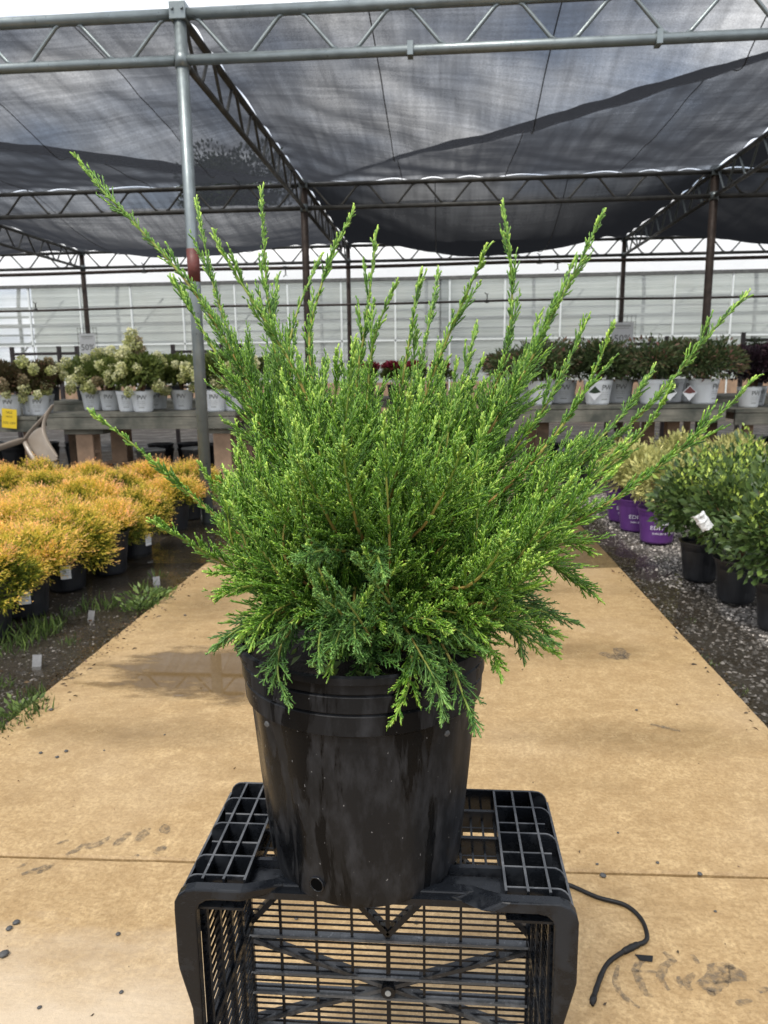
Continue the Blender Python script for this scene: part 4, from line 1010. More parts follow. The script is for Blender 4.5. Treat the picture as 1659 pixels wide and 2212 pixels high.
SPP = pot_mesh('pot', 0.13, 0.16, 0.30, M['black_plastic'])
for side, x0, y0, xs_ in (('left', -3.55, 9.15, (0, 0.36, 0.72, 1.05)), ('right', 1.25, 8.95, (0, 0.35, 0.72, 1.1)), ('far left', -6.4, 9.4, (0, 0.4, 0.8, 1.2, 1.6)), ('far right', 3.4, 9.7, (0, 0.4, 0.8, 1.2))):
    for i, dx in enumerate(xs_):
        t = empty('empty_pot', (x0 + dx, y0 + 0.08 * math.sin(i * 2.1), -0.03), i * 0.7, 'empty black pot stored under the %s bench, %s' % (side, ORD[i]), 'pot', 'empty pots under the benches')
        add('wall', SPP, t); add('nested_pot', SPP, t, (0, 0, 0.07), (0, 0, 1.0), 0.97)
# ------------------------------------------------------------------ tilted plastic chair at the left bench
ch = empty('plastic_chair', on_y(60, 1010, 6.55), 0, 'taupe plastic garden chair lying tilted against the left bench', 'chair')
cl = ch.location.copy()
def cpx(px, py, Y_):                            # px in the 1659-wide zoom of the corner (0..700, 1350..1900)
    return on_y(px * 0.42194 / 1.82278, (1350 + py * 0.42174) / 1.82278, Y_) - cl
def strip(pairs, name, th=0.018):
    b = MB(); n = len(pairs); vs = []
    for a, c in pairs: vs += [a, c]
    b.poly(vs, [(2 * i, 2 * i + 1, 2 * i + 3, 2 * i + 2) for i in range(n - 1)])
    o = b.build(name, M['tan_plastic'], ch, True)
    m = o.modifiers.new('solid', 'SOLIDIFY'); m.thickness = th; m.offset = 0
    s = o.modifiers.new('sub', 'SUBSURF'); s.levels = 2; s.render_levels = 2
    return o
rim = [(505, 560, 6.75), (430, 680, 6.72), (405, 790, 6.68), (430, 880, 6.62), (480, 970, 6.55), (550, 1075, 6.45)]
strip([(cpx(x - 26, y, Y_), cpx(x + 12, y + 8, Y_ + 0.035)) for x, y, Y_ in rim], 'back_rim')
arm = [(505, 556, 6.78), (400, 690, 6.9), (300, 790, 6.95), (232, 872, 6.95), (205, 925, 6.95)]
strip([(cpx(x, y - 12, Y_), cpx(x + 18, y + 26, Y_ + 0.03)) for x, y, Y_ in arm], 'arm_rest')
leg = [(250, 895, 6.95), (120, 935, 6.85), (0, 975, 6.75), (-160, 1030, 6.65)]
strip([(cpx(x, y - 30, Y_), cpx(x, y + 34, Y_ + 0.02)) for x, y, Y_ in leg], 'leg', 0.03)
leg = [(215, 900, 6.95), (250, 985, 6.9), (320, 1090, 6.85), (400, 1230, 6.8), (470, 1400, 6.75)]
strip([(cpx(x - 26, y, Y_), cpx(x + 30, y - 8, Y_ + 0.02)) for x, y, Y_ in leg], 'leg', 0.03)
sh = [((235, 880, 6.97), (410, 740, 6.80)), ((260, 960, 6.97), (415, 850, 6.8)), ((310, 1040, 6.92), (470, 950, 6.72)), ((370, 1100, 6.85), (545, 1070, 6.5)), ((420, 1230, 6.8), (560, 1190, 6.55))]
strip([(cpx(*a), cpx(*c)) for a, c in sh], 'backrest', 0.012)
strip([(cpx(395, 1108, 6.8), cpx(415, 1140, 6.85)), (cpx(470, 1100, 6.6), cpx(480, 1130, 6.65)), (cpx(550, 1065, 6.45), cpx(560, 1100, 6.5))], 'seat_edge', 0.02)

# ------------------------------------------------------------------ tree behind the left cloth
tr = empty('oak_tree', (-9.5, 38, 0), 0, 'dark leafy tree seen through the shade cloth on the left', 'tree')
tr.location.x = on_y(510, 440, 38).x
MB().tube([(0, 0, -0.1), (0.1, 0, 4), (0, 0.2, 8)], [0.35, 0.25, 0.12], 10).build('trunk', M['bark'], tr, True)
P, D, q = blob_points(11000, 3.2, 3.0, 3.4, 5, 14, 0.3); rr_ = np.random.default_rng(8)
add('crown', leaf_mesh('crown', P, D, 0.24 * (0.6 + 0.6 * rr_.random(len(P))), M['tree'], np.clip(q, 0, 1), 0.6, 0.15, 3), tr, (0, 0, 9.7))

# ------------------------------------------------------------------ weeds, grass, tags and litter beside the path
def grass_tuft(pts, label, n, h, seed):
    r = np.random.default_rng(seed); P, D, S = [], [], []
    for x, y, s in pts:
        m = int(n * s); a = r.uniform(0, 6.28, m); q = 0.10 * s * np.sqrt(r.random(m))
        P.append(np.stack([x + q * np.cos(a), y + q * np.sin(a), np.full(m, -0.03)], -1)); D.append(np.stack([0.35 * r.normal(size=m), 0.35 * r.normal(size=m), np.ones(m)], -1)); S.append(h * s ** 0.5 * (0.5 + 0.7 * r.random(m)))
    P = np.concatenate(P); o = add('grass', leaf_mesh('grass', P, np.concatenate(D), np.concatenate(S), M['grass'], r.random(len(P)), 0.07, 0.12, seed))
    return tag(o, label, 'grass', kind='stuff')
g_pts = [(on_z(px, py), s) for px, py, s in ((60, 1370, 1.3), (20, 1395, 1.0), (95, 1355, 1.0), (150, 1320, 0.5), (215, 1305, 0.9), (245, 1300, 0.5), (60, 1500, 0.6), (70, 1535, 0.8), (35, 1560, 0.7), (150, 1380, 0.4), (310, 1265, 0.6), (120, 1340, 0.5), (15, 1470, 0.5), (90, 1510, 0.4), (340, 1240, 0.5))]
grass_tuft([(p.x, p.y, s) for p, s in g_pts], 'thin green grass growing in the mud between the pots and the path', 55, 0.085, 3)
g2 = [(on_z(px, py), s) for px, py, s in ((1462, 1395, 0.4), (1430, 1200, 0.4), (1530, 1420, 0.5), (1395, 1300, 0.3), (1600, 1480, 0.4), (1495, 1330, 0.3))]
grass_tuft([(p.x, p.y, s) for p, s in g2], 'sparse green sprigs in the gravel right of the path', 26, 0.05, 4)
def weed(px, py, s, label):
    q = on_z(px, py); r = np.random.default_rng(int(px)); n = 130
    a = r.uniform(0, 6.28, n); q_ = 0.13 * s * r.random(n); h = 0.08 * s * r.random(n)
    P = np.stack([q_ * np.cos(a), q_ * np.sin(a), h], -1); D = np.stack([np.cos(a), np.sin(a), 0.5 + 0.5 * r.random(n)], -1)
    t = empty('weed_plant', (q.x, q.y, -0.03), 0, label, 'weed', 'weeds along the path')
    add('foliage', leaf_mesh('foliage', P, D, 0.045 * s * (0.6 + 0.6 * r.random(n)), M['grass'], 0.5 + 0.5 * r.random(n), 0.4, 0.15, int(px)), t)
    MB().tube([(0, 0, -0.01), (0.005, 0, 0.05 * s), (0.01, 0.01, 0.09 * s)], [0.003, 0.003, 0.002], 5).build('stem', M['grass'], t)
weed(318, 1300, 1.0, 'leafy green weed at the left edge of the path'); weed(300, 1310, 0.7, 'smaller weed just left of the leafy weed'); weed(345, 1280, 0.6, 'low weed touching the slab edge'); weed(45, 1530, 0.6, 'small weed in the mud at lower left')
for i, (px, py, lab) in enumerate(((195, 1330, 'clear plastic plant tag standing in the puddle'), (78, 1428, 'faded plastic tag standing in mud near the picture edge'), (338, 1255, 'small pale tag near the leafy weed'))):
    q = on_z(px, py); o = MB().box(-0.019, 0.019, -0.0008, 0.0008, -0.03, 0.045).build('plant_tag', M['clear_tag']); o.location = (q.x, q.y, -0.02); o.rotation_euler = (R(-18), 0, R(20 * i - 15)); tag(o, lab, 'plant tag', 'plastic plant tags')
q = on_z(485, 1060); o = MB().box(-0.08, 0.08, -0.05, 0.05, 0.0, 0.004).build('paper_scrap', M['paper']); o.location = (-2.12, 7.2, 0.0); o.rotation_euler = (0.05, 0, 0.2); tag(o, 'white paper scrap on wet ground before the left bench block', 'paper')

def pebble_mesh(seed):
    r = random.Random(seed); b = MB(); prof = [(0.3, -0.45), (0.85, -0.25), (1.0, 0.05), (0.75, 0.4), (0.3, 0.58)]
    b.lathe(prof, 7, close=True); me = b.mesh('pebble', M['pebble'], True)
    for v in me.vertices: v.co *= 1 + 0.35 * mnoise.noise((v.co.x + seed * 3, v.co.y, v.co.z))
    return me
PEB = [pebble_mesh(s) for s in (1, 2, 3)]
pcount = {}; NTH = ('first', 'second', 'third', 'fourth', 'fifth', 'sixth', 'seventh', 'eighth', 'ninth', 'tenth', 'eleventh', 'twelfth')
for i, (px, py, s) in enumerate(sorted([(88, 1628, 7), (123, 1637, 7), (143, 1624, 7.5), (225, 1622, 4), (355, 1588, 4), (110, 1535, 9), (1303, 1894, 9), (1512, 1890, 7), (1290, 1868, 4.5), (35, 1995, 9), (20, 2008, 8), (8, 2065, 12), (255, 2020, 6), (262, 2145, 5), (85, 2178, 5), (1375, 1535, 6), (1420, 1865, 5), (1545, 1970, 4), (640, 1985, 6), (630, 2022, 6), (900, 1995, 6), (655, 2150, 6), (690, 2148, 6), (870, 2125, 5), (400, 1330, 8), (370, 1290, 7), (620, 2095, 5), (1335, 1800, 4)], key=lambda e: e[1])):
    q = on_z(px, py); o = add('pebble', PEB[i % 3], None, (q.x, q.y, s * 0.0004), (0, 0, i), (s * 0.00085, s * 0.00085, s * 0.0007))
    wh = 'behind the slab joint' if q.y > 1.6 else ('seen through the crate' if 600 < px < 950 else 'in front of the slab joint')
    pk = ('left' if px < 700 else 'right', wh); pcount[pk] = pcount.get(pk, 0) + 1
    tag(o, 'dark pebble on path %s, %s, %s from the top' % (pk[0], wh, NTH[pcount[pk] - 1]), 'pebble', 'dark pebbles on the concrete path')

# muddy prints on the slabs: thin smears a hair above the concrete
def smear(pts, w, seed):
    vs = []; n = len(pts); P = [on_z(x, y, 0.0) for x, y in pts]
    out = []
    for i in range(n - 1):
        for k in range(5): out.append(P[i].lerp(P[i + 1], k / 5))
    out.append(P[-1]); n = len(out)
    for i, p in enumerate(out):
        d = (out[min(i + 1, n - 1)] - out[max(i - 1, 0)]); d.z = 0; d.normalize(); s = Vector((-d.y, d.x, 0)) * w * (0.35 + 0.65 * math.sin(math.pi * (i + 0.5) / n)) * (1 + 0.5 * mnoise.noise((p.x * 60, p.y * 60, seed)))
        vs += [p + s + Vector((0, 0, 0.0015)), p - s + Vector((0, 0, 0.0015))]
    MB().poly(vs, [(2 * i, 2 * i + 1, 2 * i + 3, 2 * i + 2) for i in range(n - 1)]).build('mud_print', M['mud'], path)
fz = lambda L: [((2150 + x * 0.5268) / 1.82278, (3350 + y * 0.5268) / 1.82278) for x, y in L]
for i, (L, w) in enumerate([([(540, 860), (515, 960), (540, 1050), (620, 1130), (700, 1180)], 0.007), ([(780, 790), (690, 850), (665, 900), (700, 980), (740, 1070), (800, 1100)], 0.008), ([(880, 760), (950, 820), (880, 870), (850, 950), (920, 1050)], 0.008),
      ([(1090, 780), (1140, 850)], 0.006), ([(1110, 920), (1040, 990), (1080, 1050)], 0.009), ([(990, 940), (1010, 1030)], 0.005), ([(1300, 860), (1420, 885)], 0.005), ([(1340, 920), (1330, 990), (1230, 1060), (1260, 1090)], 0.011), ([(1150, 1020), (1330, 900), (1500, 950)], 0.022), ([(1540, 1120), (1420, 1150)], 0.007), ([(1590, 1060), (1659, 1030)], 0.006), ([(640, 905), (860, 910)], 0.003)]):
    smear(fz(L), w, i)
fz2 = lambda L: [((x * 0.6028) / 1.82278, (2700 + y * 0.6028) / 1.82278) for x, y in L]
for i, (L, w) in enumerate([([(370, 1035), (450, 1012)], 0.006), ([(430, 1110), (540, 1055), (640, 1040), (720, 990)], 0.012), ([(745, 1050), (850, 960)], 0.012), ([(895, 1020), (970, 930)], 0.016), ([(1040, 950), (1110, 930)], 0.02), ([(1010, 1100), (1080, 1050)], 0.014), ([(140, 1235), (330, 1180)], 0.010), ([(240, 1230), (360, 1165)], 0.008), ([(870, 1130), (905, 1105)], 0.006), ([(110, 1195), (180, 1160)], 0.005)]):
    smear(fz2(L), w, 40 + i)
for i, (L, w) in enumerate([([(1295, 1410), (1330, 1420), (1360, 1412)], 0.03), ([(1335, 1400), (1350, 1425)], 0.03), ([(1405, 1565), (1470, 1580)], 0.01)]): smear(L, w, 70 + i)

# hose
hp = [on_z(x, y, 0.006) for x, y in [(1180, 1900), (1230, 1912), (1290, 1938), (1350, 1955), (1385, 1985), (1398, 2020), (1392, 2035), (1375, 2042), (1340, 2060), (1310, 2085), (1290, 2130), (1278, 2172)]]
sm_ = []
for i in range(len(hp) - 1):
    p0, p1, p2, p3 = hp[max(i - 1, 0)], hp[i], hp[i + 1], hp[min(i + 2, len(hp) - 1)]
    for k in range(6):
        t = k / 6; sm_.append(0.5 * ((2 * p1) + (p2 - p0) * t + (2 * p0 - 5 * p1 + 4 * p2 - p3) * t * t + (3 * p1 - p0 - 3 * p2 + p3) * t ** 3))
ho = empty('drip_hose', (0.35, 1.35, 0), 0, 'thin black drip hose lying curved on the path right of the crate', 'hose')
hc_ = Vector((0.35, 1.35, 0))
MB().tube([p - hc_ for p in sm_], [0.0046] * (len(sm_) - 10) + [0.0048 + 0.0003 * (k % 3) for k in range(10)], 8).build('tube', M['rubber'], ho, True)
MB().tube([sm_[-3] - hc_, sm_[-2] - hc_, sm_[-1] - hc_ + Vector((0, -0.004, 0))], [0.0062, 0.0066, 0.003], 8).build('end_plug', M['rubber'], ho, True)
b = MB(); q = on_z(1368, 2046, 0.008) - hc_
ji = min(range(len(sm_)), key=lambda i: (sm_[i] - hc_ - q).length)
b.tube([sm_[k] - hc_ for k in range(ji - 3, ji + 4)], [0.0052, 0.0066, 0.0060, 0.0070, 0.0062, 0.0066, 0.0052], 8)
b.poly([q + Vector(v) for v in ((0.0, -0.012, -0.006), (0.035, -0.016, -0.004), (0.03, -0.03, -0.006), (0.006, -0.028, -0.005))], [(0, 1, 2, 3)])
b.build('tape_joint', M['rubber'], ho, True)

# ------------------------------------------------------------------ the crate
CX0, CX1, CYF, CYB, CZ = -0.285, 0.142, 0.688, 0.900, 0.61
cr = empty('plastic_crate', ((CX0 + CX1) / 2, (CYF + CYB) / 2, 0), 0, 'black plastic bulb crate standing on end, open side to the front', 'crate')
cr.rotation_euler = (0, 0, 0)
CO = Vector(((CX0 + CX1) / 2, (CYF + CYB) / 2, 0))
W2 = (CX1 - CX0) / 2; YF, YB = CYF - CO.y, CYB - CO.y
mc = M['crate']
# front flange frame (rim of the crate): an outline with stepped corner lugs
def frame_outline(inset, it=None):
    o = []; it = inset if it is None else it
    def rc(cx, cz, r, a0, a1):
        for k in range(7):
            a = R(a0 + (a1 - a0) * k / 6); o.append((cx + r * math.cos(a), cz + r * math.sin(a)))
    r = 0.022 - inset * 0.2; w = W2 + 0.002 - inset; zt = CZ - it; zb = 0.0 + it; tp = 0.013 if inset == 0 else 0.0
    rc(w - r, zt - r, r, 0, 90); rc(-w + r, zt - r, r, 90, 180)
    o += [(-w, zt - 0.095), (-w + tp, zt - 0.150), (-w + tp, zb + 0.150), (-w, zb + 0.095)]
    rc(-w + r, zb + r, r, 180, 270); rc(w - r, zb + r, r, 270, 360)
    o += [(w, zb + 0.095), (w - tp, zb + 0.150), (w - tp, zt - 0.150), (w, zt - 0.095)]
    return o
oo = frame_outline(0.0); ii = frame_outline(0.024, 0.013)
# the middle of the top and bottom flange is set back where pots sit
def setback(x, z):
    if z > CZ * 0.75 or z < CZ * 0.25:
        t = min(1, max(0, (W2 - 0.075 - abs(x)) / 0.035)); return t
    return 0.0
def refine(o):
    res = []; n = len(o)
    for i in range(n):
        a, c = o[i], o[(i + 1) % n]; m_ = max(1, int(math.hypot(c[0] - a[0], c[1] - a[1]) / 0.012))
        for k in range(m_): res.append((a[0] + (c[0] - a[0]) * k / m_, a[1] + (c[1] - a[1]) * k / m_))
    return res
n_seg = 200
def resample(o, n):
    o = o + [o[0]]; L = [0]
    for i in range(len(o) - 1): L.append(L[-1] + math.hypot(o[i + 1][0] - o[i][0], o[i + 1][1] - o[i][1]))
    t = np.linspace(0, L[-1], n, endpoint=False)
    return list(zip(np.interp(t, L, [p[0] for p in o]), np.interp(t, L, [p[1] for p in o])))
oo, ii = resample(oo, n_seg), resample(ii, n_seg)
b = MB(); vs = []
for k in range(n_seg):
    (x, z), (x2, z2) = oo[k], ii[k]; s_ = setback(x, z)
    dy = 0.026 * s_; dz = (-0.010 * s_) * (1 if z > 0.3 else -1)
    th = 0.014
    vs += [(x, YF + dy, z + dz), (x, YF + dy + th, z + dz), (x2, YF + dy + th, z2 + dz * 0.6), (x2, YF + dy, z2 + dz * 0.6)]
fs = []
for k in range(n_seg):
    m_ = (k + 1) % n_seg
    for e in range(4): fs.append((4 * k + e, 4 * m_ + e, 4 * m_ + (e + 1) % 4, 4 * k + (e + 1) % 4))
b.poly(vs, fs).build('front_rim', mc, cr, bevel=0.002)
# top and bottom walls: honeycomb stacking strips at both ends, grid in the middle
def strip_cells(zbase, zt, side):
    x_out, x_in = (W2 - 0.002) * side, (W2 - 0.072) * side
    lo, hi = min(zbase, zt), max(zbase, zt)
    t = 0.0023; sg = 1 if zt > zbase else -1
    q = empty_strip = MB().bar((x_out, YF + 0.018, zt - sg * 0.06), (x_out, YB, zt - sg * 0.06), 0.003, 0.088).build('stacking_strip', mc, cr)
    cap = lambda a, c, p: MB().bar(a, c, t + 0.0004, 0.0012).build('worn_lit_edge', M['crate_worn_lit'], p)
    for k in range(1, 4):
        x = x_out + (x_in - x_out) * k / 3
        MB().bar((x, YF + 0.018, (lo + hi) / 2), (x, YB, (lo + hi) / 2), t, hi - lo).build('long_rib', mc, q)
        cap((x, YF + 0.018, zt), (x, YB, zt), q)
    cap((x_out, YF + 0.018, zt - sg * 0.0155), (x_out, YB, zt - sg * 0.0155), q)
    for Y_, f in [(0.8985, 1), (0.862, 1), (0.834, 0.86), (0.808, 1), (0.777, 0.86), (0.746, 1), (0.712, 1)]:
        y = Y_ - CO.y; zt2 = zbase + (zt - zbase) * f
        arc = [(x_out - side * 0.0015, zt2 - sg * 0.0165)] + [(x_out - side * (0.0155 - 0.014 * math.cos(R(a2))), zt2 - sg * (0.016 - 0.016 * math.sin(R(a2)))) for a2 in (15, 35, 55, 75, 90)]
        pl_ = [(x_out - side * 0.0015, zbase)] + arc + [(x_in, zt2), (x_in, zbase)]
        if f < 1: arc = [(x_out - side * 0.012, zt2)]; pl_ = [(x_out - side * 0.010, zbase), (x_out - side * 0.012, zt2)] + [(x_in, zt2), (x_in, zbase)]
        rb = MB().prism(pl_, y - t / 2, y + t / 2).build('cross_rib', mc, q)
        if f > 0: MB().tube([(ax_, y, az_) for ax_, az_ in arc] + [(x_in, y, zt2)], t * 0.52, 5).build('worn_lit_edge', M['crate_worn_lit'], rb)
    MB().bar((x_out, (YF + YB) / 2, zbase), (x_in, (YF + YB) / 2, zbase), YB - YF - 0.02, 0.003).build('cell_floor', mc, q)
for side in (-1, 1):
    strip_cells(CZ - 0.030, CZ, side); strip_cells(0.030, 0.0, side)
b = MB().bar((-W2 + 0.02, YB, CZ - 0.014), (W2 - 0.02, YB, CZ - 0.014), 0.003, 0.028); b.build('back_lip', mc, cr)
b = MB().bar((-W2 + 0.02, YB, 0.014), (W2 - 0.02, YB, 0.014), 0.003, 0.028); b.build('back_lip', mc, cr)
def long_wall(z, up):
    g_ = empty_part = MB(); hw = W2 - 0.073
    # heavy cross beams, and a light lattice between them
    beams = [0.72, 0.765, 0.815, 0.86]
    o = MB().box(-hw, hw, 0.708 - CO.y, 0.748 - CO.y, z - 0.004, z + 0.004).build('wall_sheet', mc, cr)
    for Y_ in (0.752, 0.806, 0.862):
        MB().box(-hw, hw, Y_ - CO.y, Y_ - CO.y + 0.005, z - 0.012, z + 0.012).build('wall_beam', mc, cr)
    for x in np.arange(-hw + 0.004, hw, 0.0145):
        MB().bar((x, 0.75 - CO.y, z), (x, YB, z), 0.0026, 0.004).build('lattice_bar', mc, cr)
    for Y_ in (0.772, 0.789, 0.826, 0.844, 0.880):
        MB().bar((-hw, Y_ - CO.y, z - 0.0004), (hw, Y_ - CO.y, z - 0.0004), 0.0024, 0.0036).build('lattice_bar', mc, cr)
long_wall(CZ - 0.020, True); long_wall(0.020, False)
# side walls: fine horizontal slats between uprights
zs_ = np.arange(0.04, CZ - 0.035, 0.0118)
for side in (-1, 1):
    x = (W2 - 0.022) * side
    slat = MB().bar((0, YF + 0.02, 0), (0, YB - 0.004, 0), 0.0024, 0.0032).mesh('side_slat', mc)
    for i, z in enumerate(zs_): add('side_slat', slat, cr, (x, 0, z))
    for j, y in enumerate(np.linspace(YF + 0.028, YB - 0.008, 5)):
        MB().bar((x + 0.0004 * side, y, 0.03), (x + 0.0004 * side, y, CZ - 0.03), 0.0075, 0.007).build('side_upright', mc, cr)
    for z in (0.2, 0.41): MB().bar((x + 0.001 * side, YF + 0.02, z), (x + 0.001 * side, YB - 0.004, z), 0.010, 0.010).build('side_rail', mc, cr)
# crate floor (now its back): slats, uprights, wide ribs and cross bracing
hw = W2 - 0.014; yb = YB - 0.006
sl = MB().bar((-hw, 0, 0), (hw, 0, 0), 0.0018, 0.0024).mesh('slat', mc)
for z in np.arange(0.036, CZ - 0.03, 0.0094): add('slat', sl, cr, (0, yb, z))
for x in np.linspace(-hw, hw, 9): MB().bar((x, yb - 0.0006, 0.03), (x, yb - 0.0006, CZ - 0.03), 0.0036 if abs(x) > 0.001 else 0.006, 0.004).build('upright', mc, cr)
zc = CZ / 2 + 0.004
for z in (zc + 0.075, zc + 0.016, zc - 0.016, zc - 0.075): MB().bar((-hw, yb + 0.002, z), (hw, yb + 0.002, z), 0.016, 0.0042).build('wide_rib', M['rib_sky_sheen'], cr)
for sx in (-1, 1):
    for sz in (-1, 1):
        MB().bar((0, yb + 0.0025, zc), (hw * sx, yb + 0.0025, zc + 0.070 * sz), 0.015, 0.006).build('brace', M['crate_brace'], cr)
        MB().bar((0, yb + 0.0022, zc + 0.084 * sz), (hw * 0.5 * sx, yb + 0.0022, zc + 0.20 * sz), 0.015, 0.0075).build('brace', mc, cr)
        MB().bar((hw * sx, yb + 0.0022, zc + 0.084 * sz), (hw * 0.5 * sx, yb + 0.0022, zc + 0.20 * sz), 0.015, 0.0075).build('brace', mc, cr)
MB().tube([(0, yb - 0.012, zc), (0, yb + 0.006, zc)], 0.010, 14).build('hub', mc, cr)
MB().tube([(0, yb - 0.0135, zc), (0, yb - 0.0122, zc)], 0.0042, 10).build('hub_eye', M['pale_print'], cr)

# ------------------------------------------------------------------ the juniper in its pot
JC = Vector((-0.088, 0.801, 0.591))
jn = empty('potted_juniper', JC, 0, 'large spreading green juniper in a black nursery pot on the crate', 'potted plant')
RBm, RTm, HP = 0.1125, 0.135, 0.277
def jmod(i, a):
    # shallow vertical flutes with arched tops on the wall
    if i in (3, 4, 5, 6): return -0.0022 * (0.5 + 0.5 * math.cos(a * 14))
    return 0
prof = [(0.01, 0.006), (RBm * 0.90, 0.0), (RBm * 0.965, 0.002), (RBm * 0.995, 0.009), (RBm + 0.001, 0.02), (RBm + (RTm - RBm) * 0.45, 0.12), (RTm - 0.0055, 0.207), (RTm - 0.0005, 0.211), (RTm + 0.0005, 0.2315), (RTm - 0.0015, 0.2335), (RTm + 0.0025, 0.2365), (RTm + 0.0030, 0.2525), (RTm + 0.001, 0.2545), (RTm + 0.0050, 0.2575), (RTm + 0.0055, 0.2665), (RTm + 0.0095, 0.2685), (RTm + 0.0100, 0.2755), (RTm + 0.006, HP), (RTm + 0.002, 0.274), (RTm - 0.001, 0.255), (RTm - 0.012, 0.16)]
pb = MB().lathe(prof, 112, mod=jmod); pot = pb.build('pot', M['juniper_pot'], jn, True)
pot.data.set_sharp_from_angle(angle=R(28))
pot_r = lambda z: RBm + (RTm - RBm) * (z - 0.03) / 0.18
# drainage hole: flat black disc painted as the shade inside, with a raised ring
a_ = R(-112); z_ = 0.026
qh = Vector((math.cos(a_) * (RBm + 0.0022), math.sin(a_) * (RBm + 0.0022), z_)); nh_ = Vector((math.cos(a_), math.sin(a_), 0)); th_ = Vector((-math.sin(a_), math.cos(a_), 0)); up_ = Vector((0, 0, 1))
b = MB(); ring = [qh + (th_ * math.cos(k / 20 * 6.2832) + up_ * math.sin(k / 20 * 6.2832)) * 0.0080 for k in range(21)]
b.tube(ring, 0.0012, 6, False).build('hole_ring', mc, pot, True)
MB().poly([p + nh_ * 0.0006 for p in ring[:20]], [tuple(range(20))]).build('drain_hole_shade', M['hole'], pot)
for ang, zz, col in ((-132, 0.205, 'block'), (-45, 0.197, 'wood2')):
    aa = R(ang); o = add('debris', PEB[0], pot, ((pot_r(zz) + 0.001) * math.cos(aa), (pot_r(zz) + 0.001) * math.sin(aa), zz), (0, 0, aa), (0.002, 0.004, 0.006))
so = add('soil', soil_mesh(RTm - 0.004, 0.243), jn)
vm = so.data
rj = np.random.default_rng(99)

# ---- shoots
def catmull(P, n):
    P = [np.array(p, float) for p in P]; P = [2 * P[0] - P[1]] + P + [2 * P[-1] - P[-2]]; out = []
    m_ = len(P) - 3
    for i in range(m_):
        p0, p1, p2, p3 = P[i:i + 4]
        for t in np.linspace(0, 1, n, endpoint=(i == m_ - 1)):
            out.append(0.5 * ((2 * p1) + (p2 - p0) * t + (2 * p0 - 5 * p1 + 4 * p2 - p3) * t ** 2 + (3 * p1 - p0 - 3 * p2 + p3) * t ** 3))
    return np.array(out)
def unit(v): return v / (np.linalg.norm(v, axis=-1, keepdims=True) + 1e-9)

def twigs_mesh(name, B, D, L, Rr, bend, t0, t1, Q, kind_mat):
    """thin cord-like three-sided twigs (base, dir, length, radius, drift, tints) and, in Q, the little scale tufts on them"""
    n = len(B); D = unit(D)
    S = unit(np.cross(D, rj.normal(size=(n, 3)))); U = np.cross(S, D)
    L_ = L[:, None]; mid = B + D * L_ * 0.84 + bend * L_ * 0.55; tip = B + D * L_ * 0.98 + bend * L_ * 0.75
    vs = np.zeros((n, 7, 3))
    for k in range(3):
        c, s = math.cos(k * 2.0944), math.sin(k * 2.0944)
        vs[:, k] = B + (S * c + U * s) * (Rr * 0.8)[:, None]; vs[:, 3 + k] = mid + (S * c + U * s) * (Rr * 0.85)[:, None]
    vs[:, 6] = tip
    o = (np.arange(n) * 7)[:, None]
    q = np.concatenate([o + np.array([[0, 1, 4, 3]]), o + np.array([[1, 2, 5, 4]]), o + np.array([[2, 0, 3, 5]])])
    t = np.concatenate([o + np.array([[3, 4, 6]]), o + np.array([[4, 5, 6]]), o + np.array([[5, 3, 6]])])
    rnd = rj.random(n); a = np.zeros((n, 7, 4)); a[..., 3] = 1
    a[:, :3, 0] = t0[:, None]; a[:, 3:6, 0] = (0.35 * t0 + 0.65 * t1)[:, None]; a[:, 6, 0] = t1
    a[:, :, 1] = rnd[:, None]
    V = vs.reshape(-1, 3); A = a.reshape(-1, 4)
    B2, D2, L2, R2, u0, u1 = Q; m_ = len(B2)
    if m_:
        D2 = unit(D2); S = unit(np.cross(D2, rj.normal(size=(m_, 3)))); U = np.cross(S, D2); v2 = np.zeros((m_, 4, 3))
        for k in range(3):
            c, s = math.cos(k * 2.0944), math.sin(k * 2.0944); v2[:, k] = B2 + (S * c + U * s) * R2[:, None] + D2 * (L2 * 0.25)[:, None]
        v2[:, 3] = B2 + D2 * L2[:, None]
        a2 = np.zeros((m_, 4, 4)); a2[..., 3] = 1; a2[:, :3, 0] = u0[:, None]; a2[:, 3, 0] = u1; a2[:, :, 1] = rj.random(m_)[:, None]
        o2 = (np.arange(m_) * 4)[:, None] + len(V)
        t = np.concatenate([t, o2 + np.array([[0, 1, 3]]), o2 + np.array([[1, 2, 3]]), o2 + np.array([[2, 0, 3]])])
        V = np.concatenate([V, v2.reshape(-1, 3)]); A = np.concatenate([A, a2.reshape(-1, 4)])
    return mesh_np(name, V, [q, t], kind_mat, A, smooth=True)

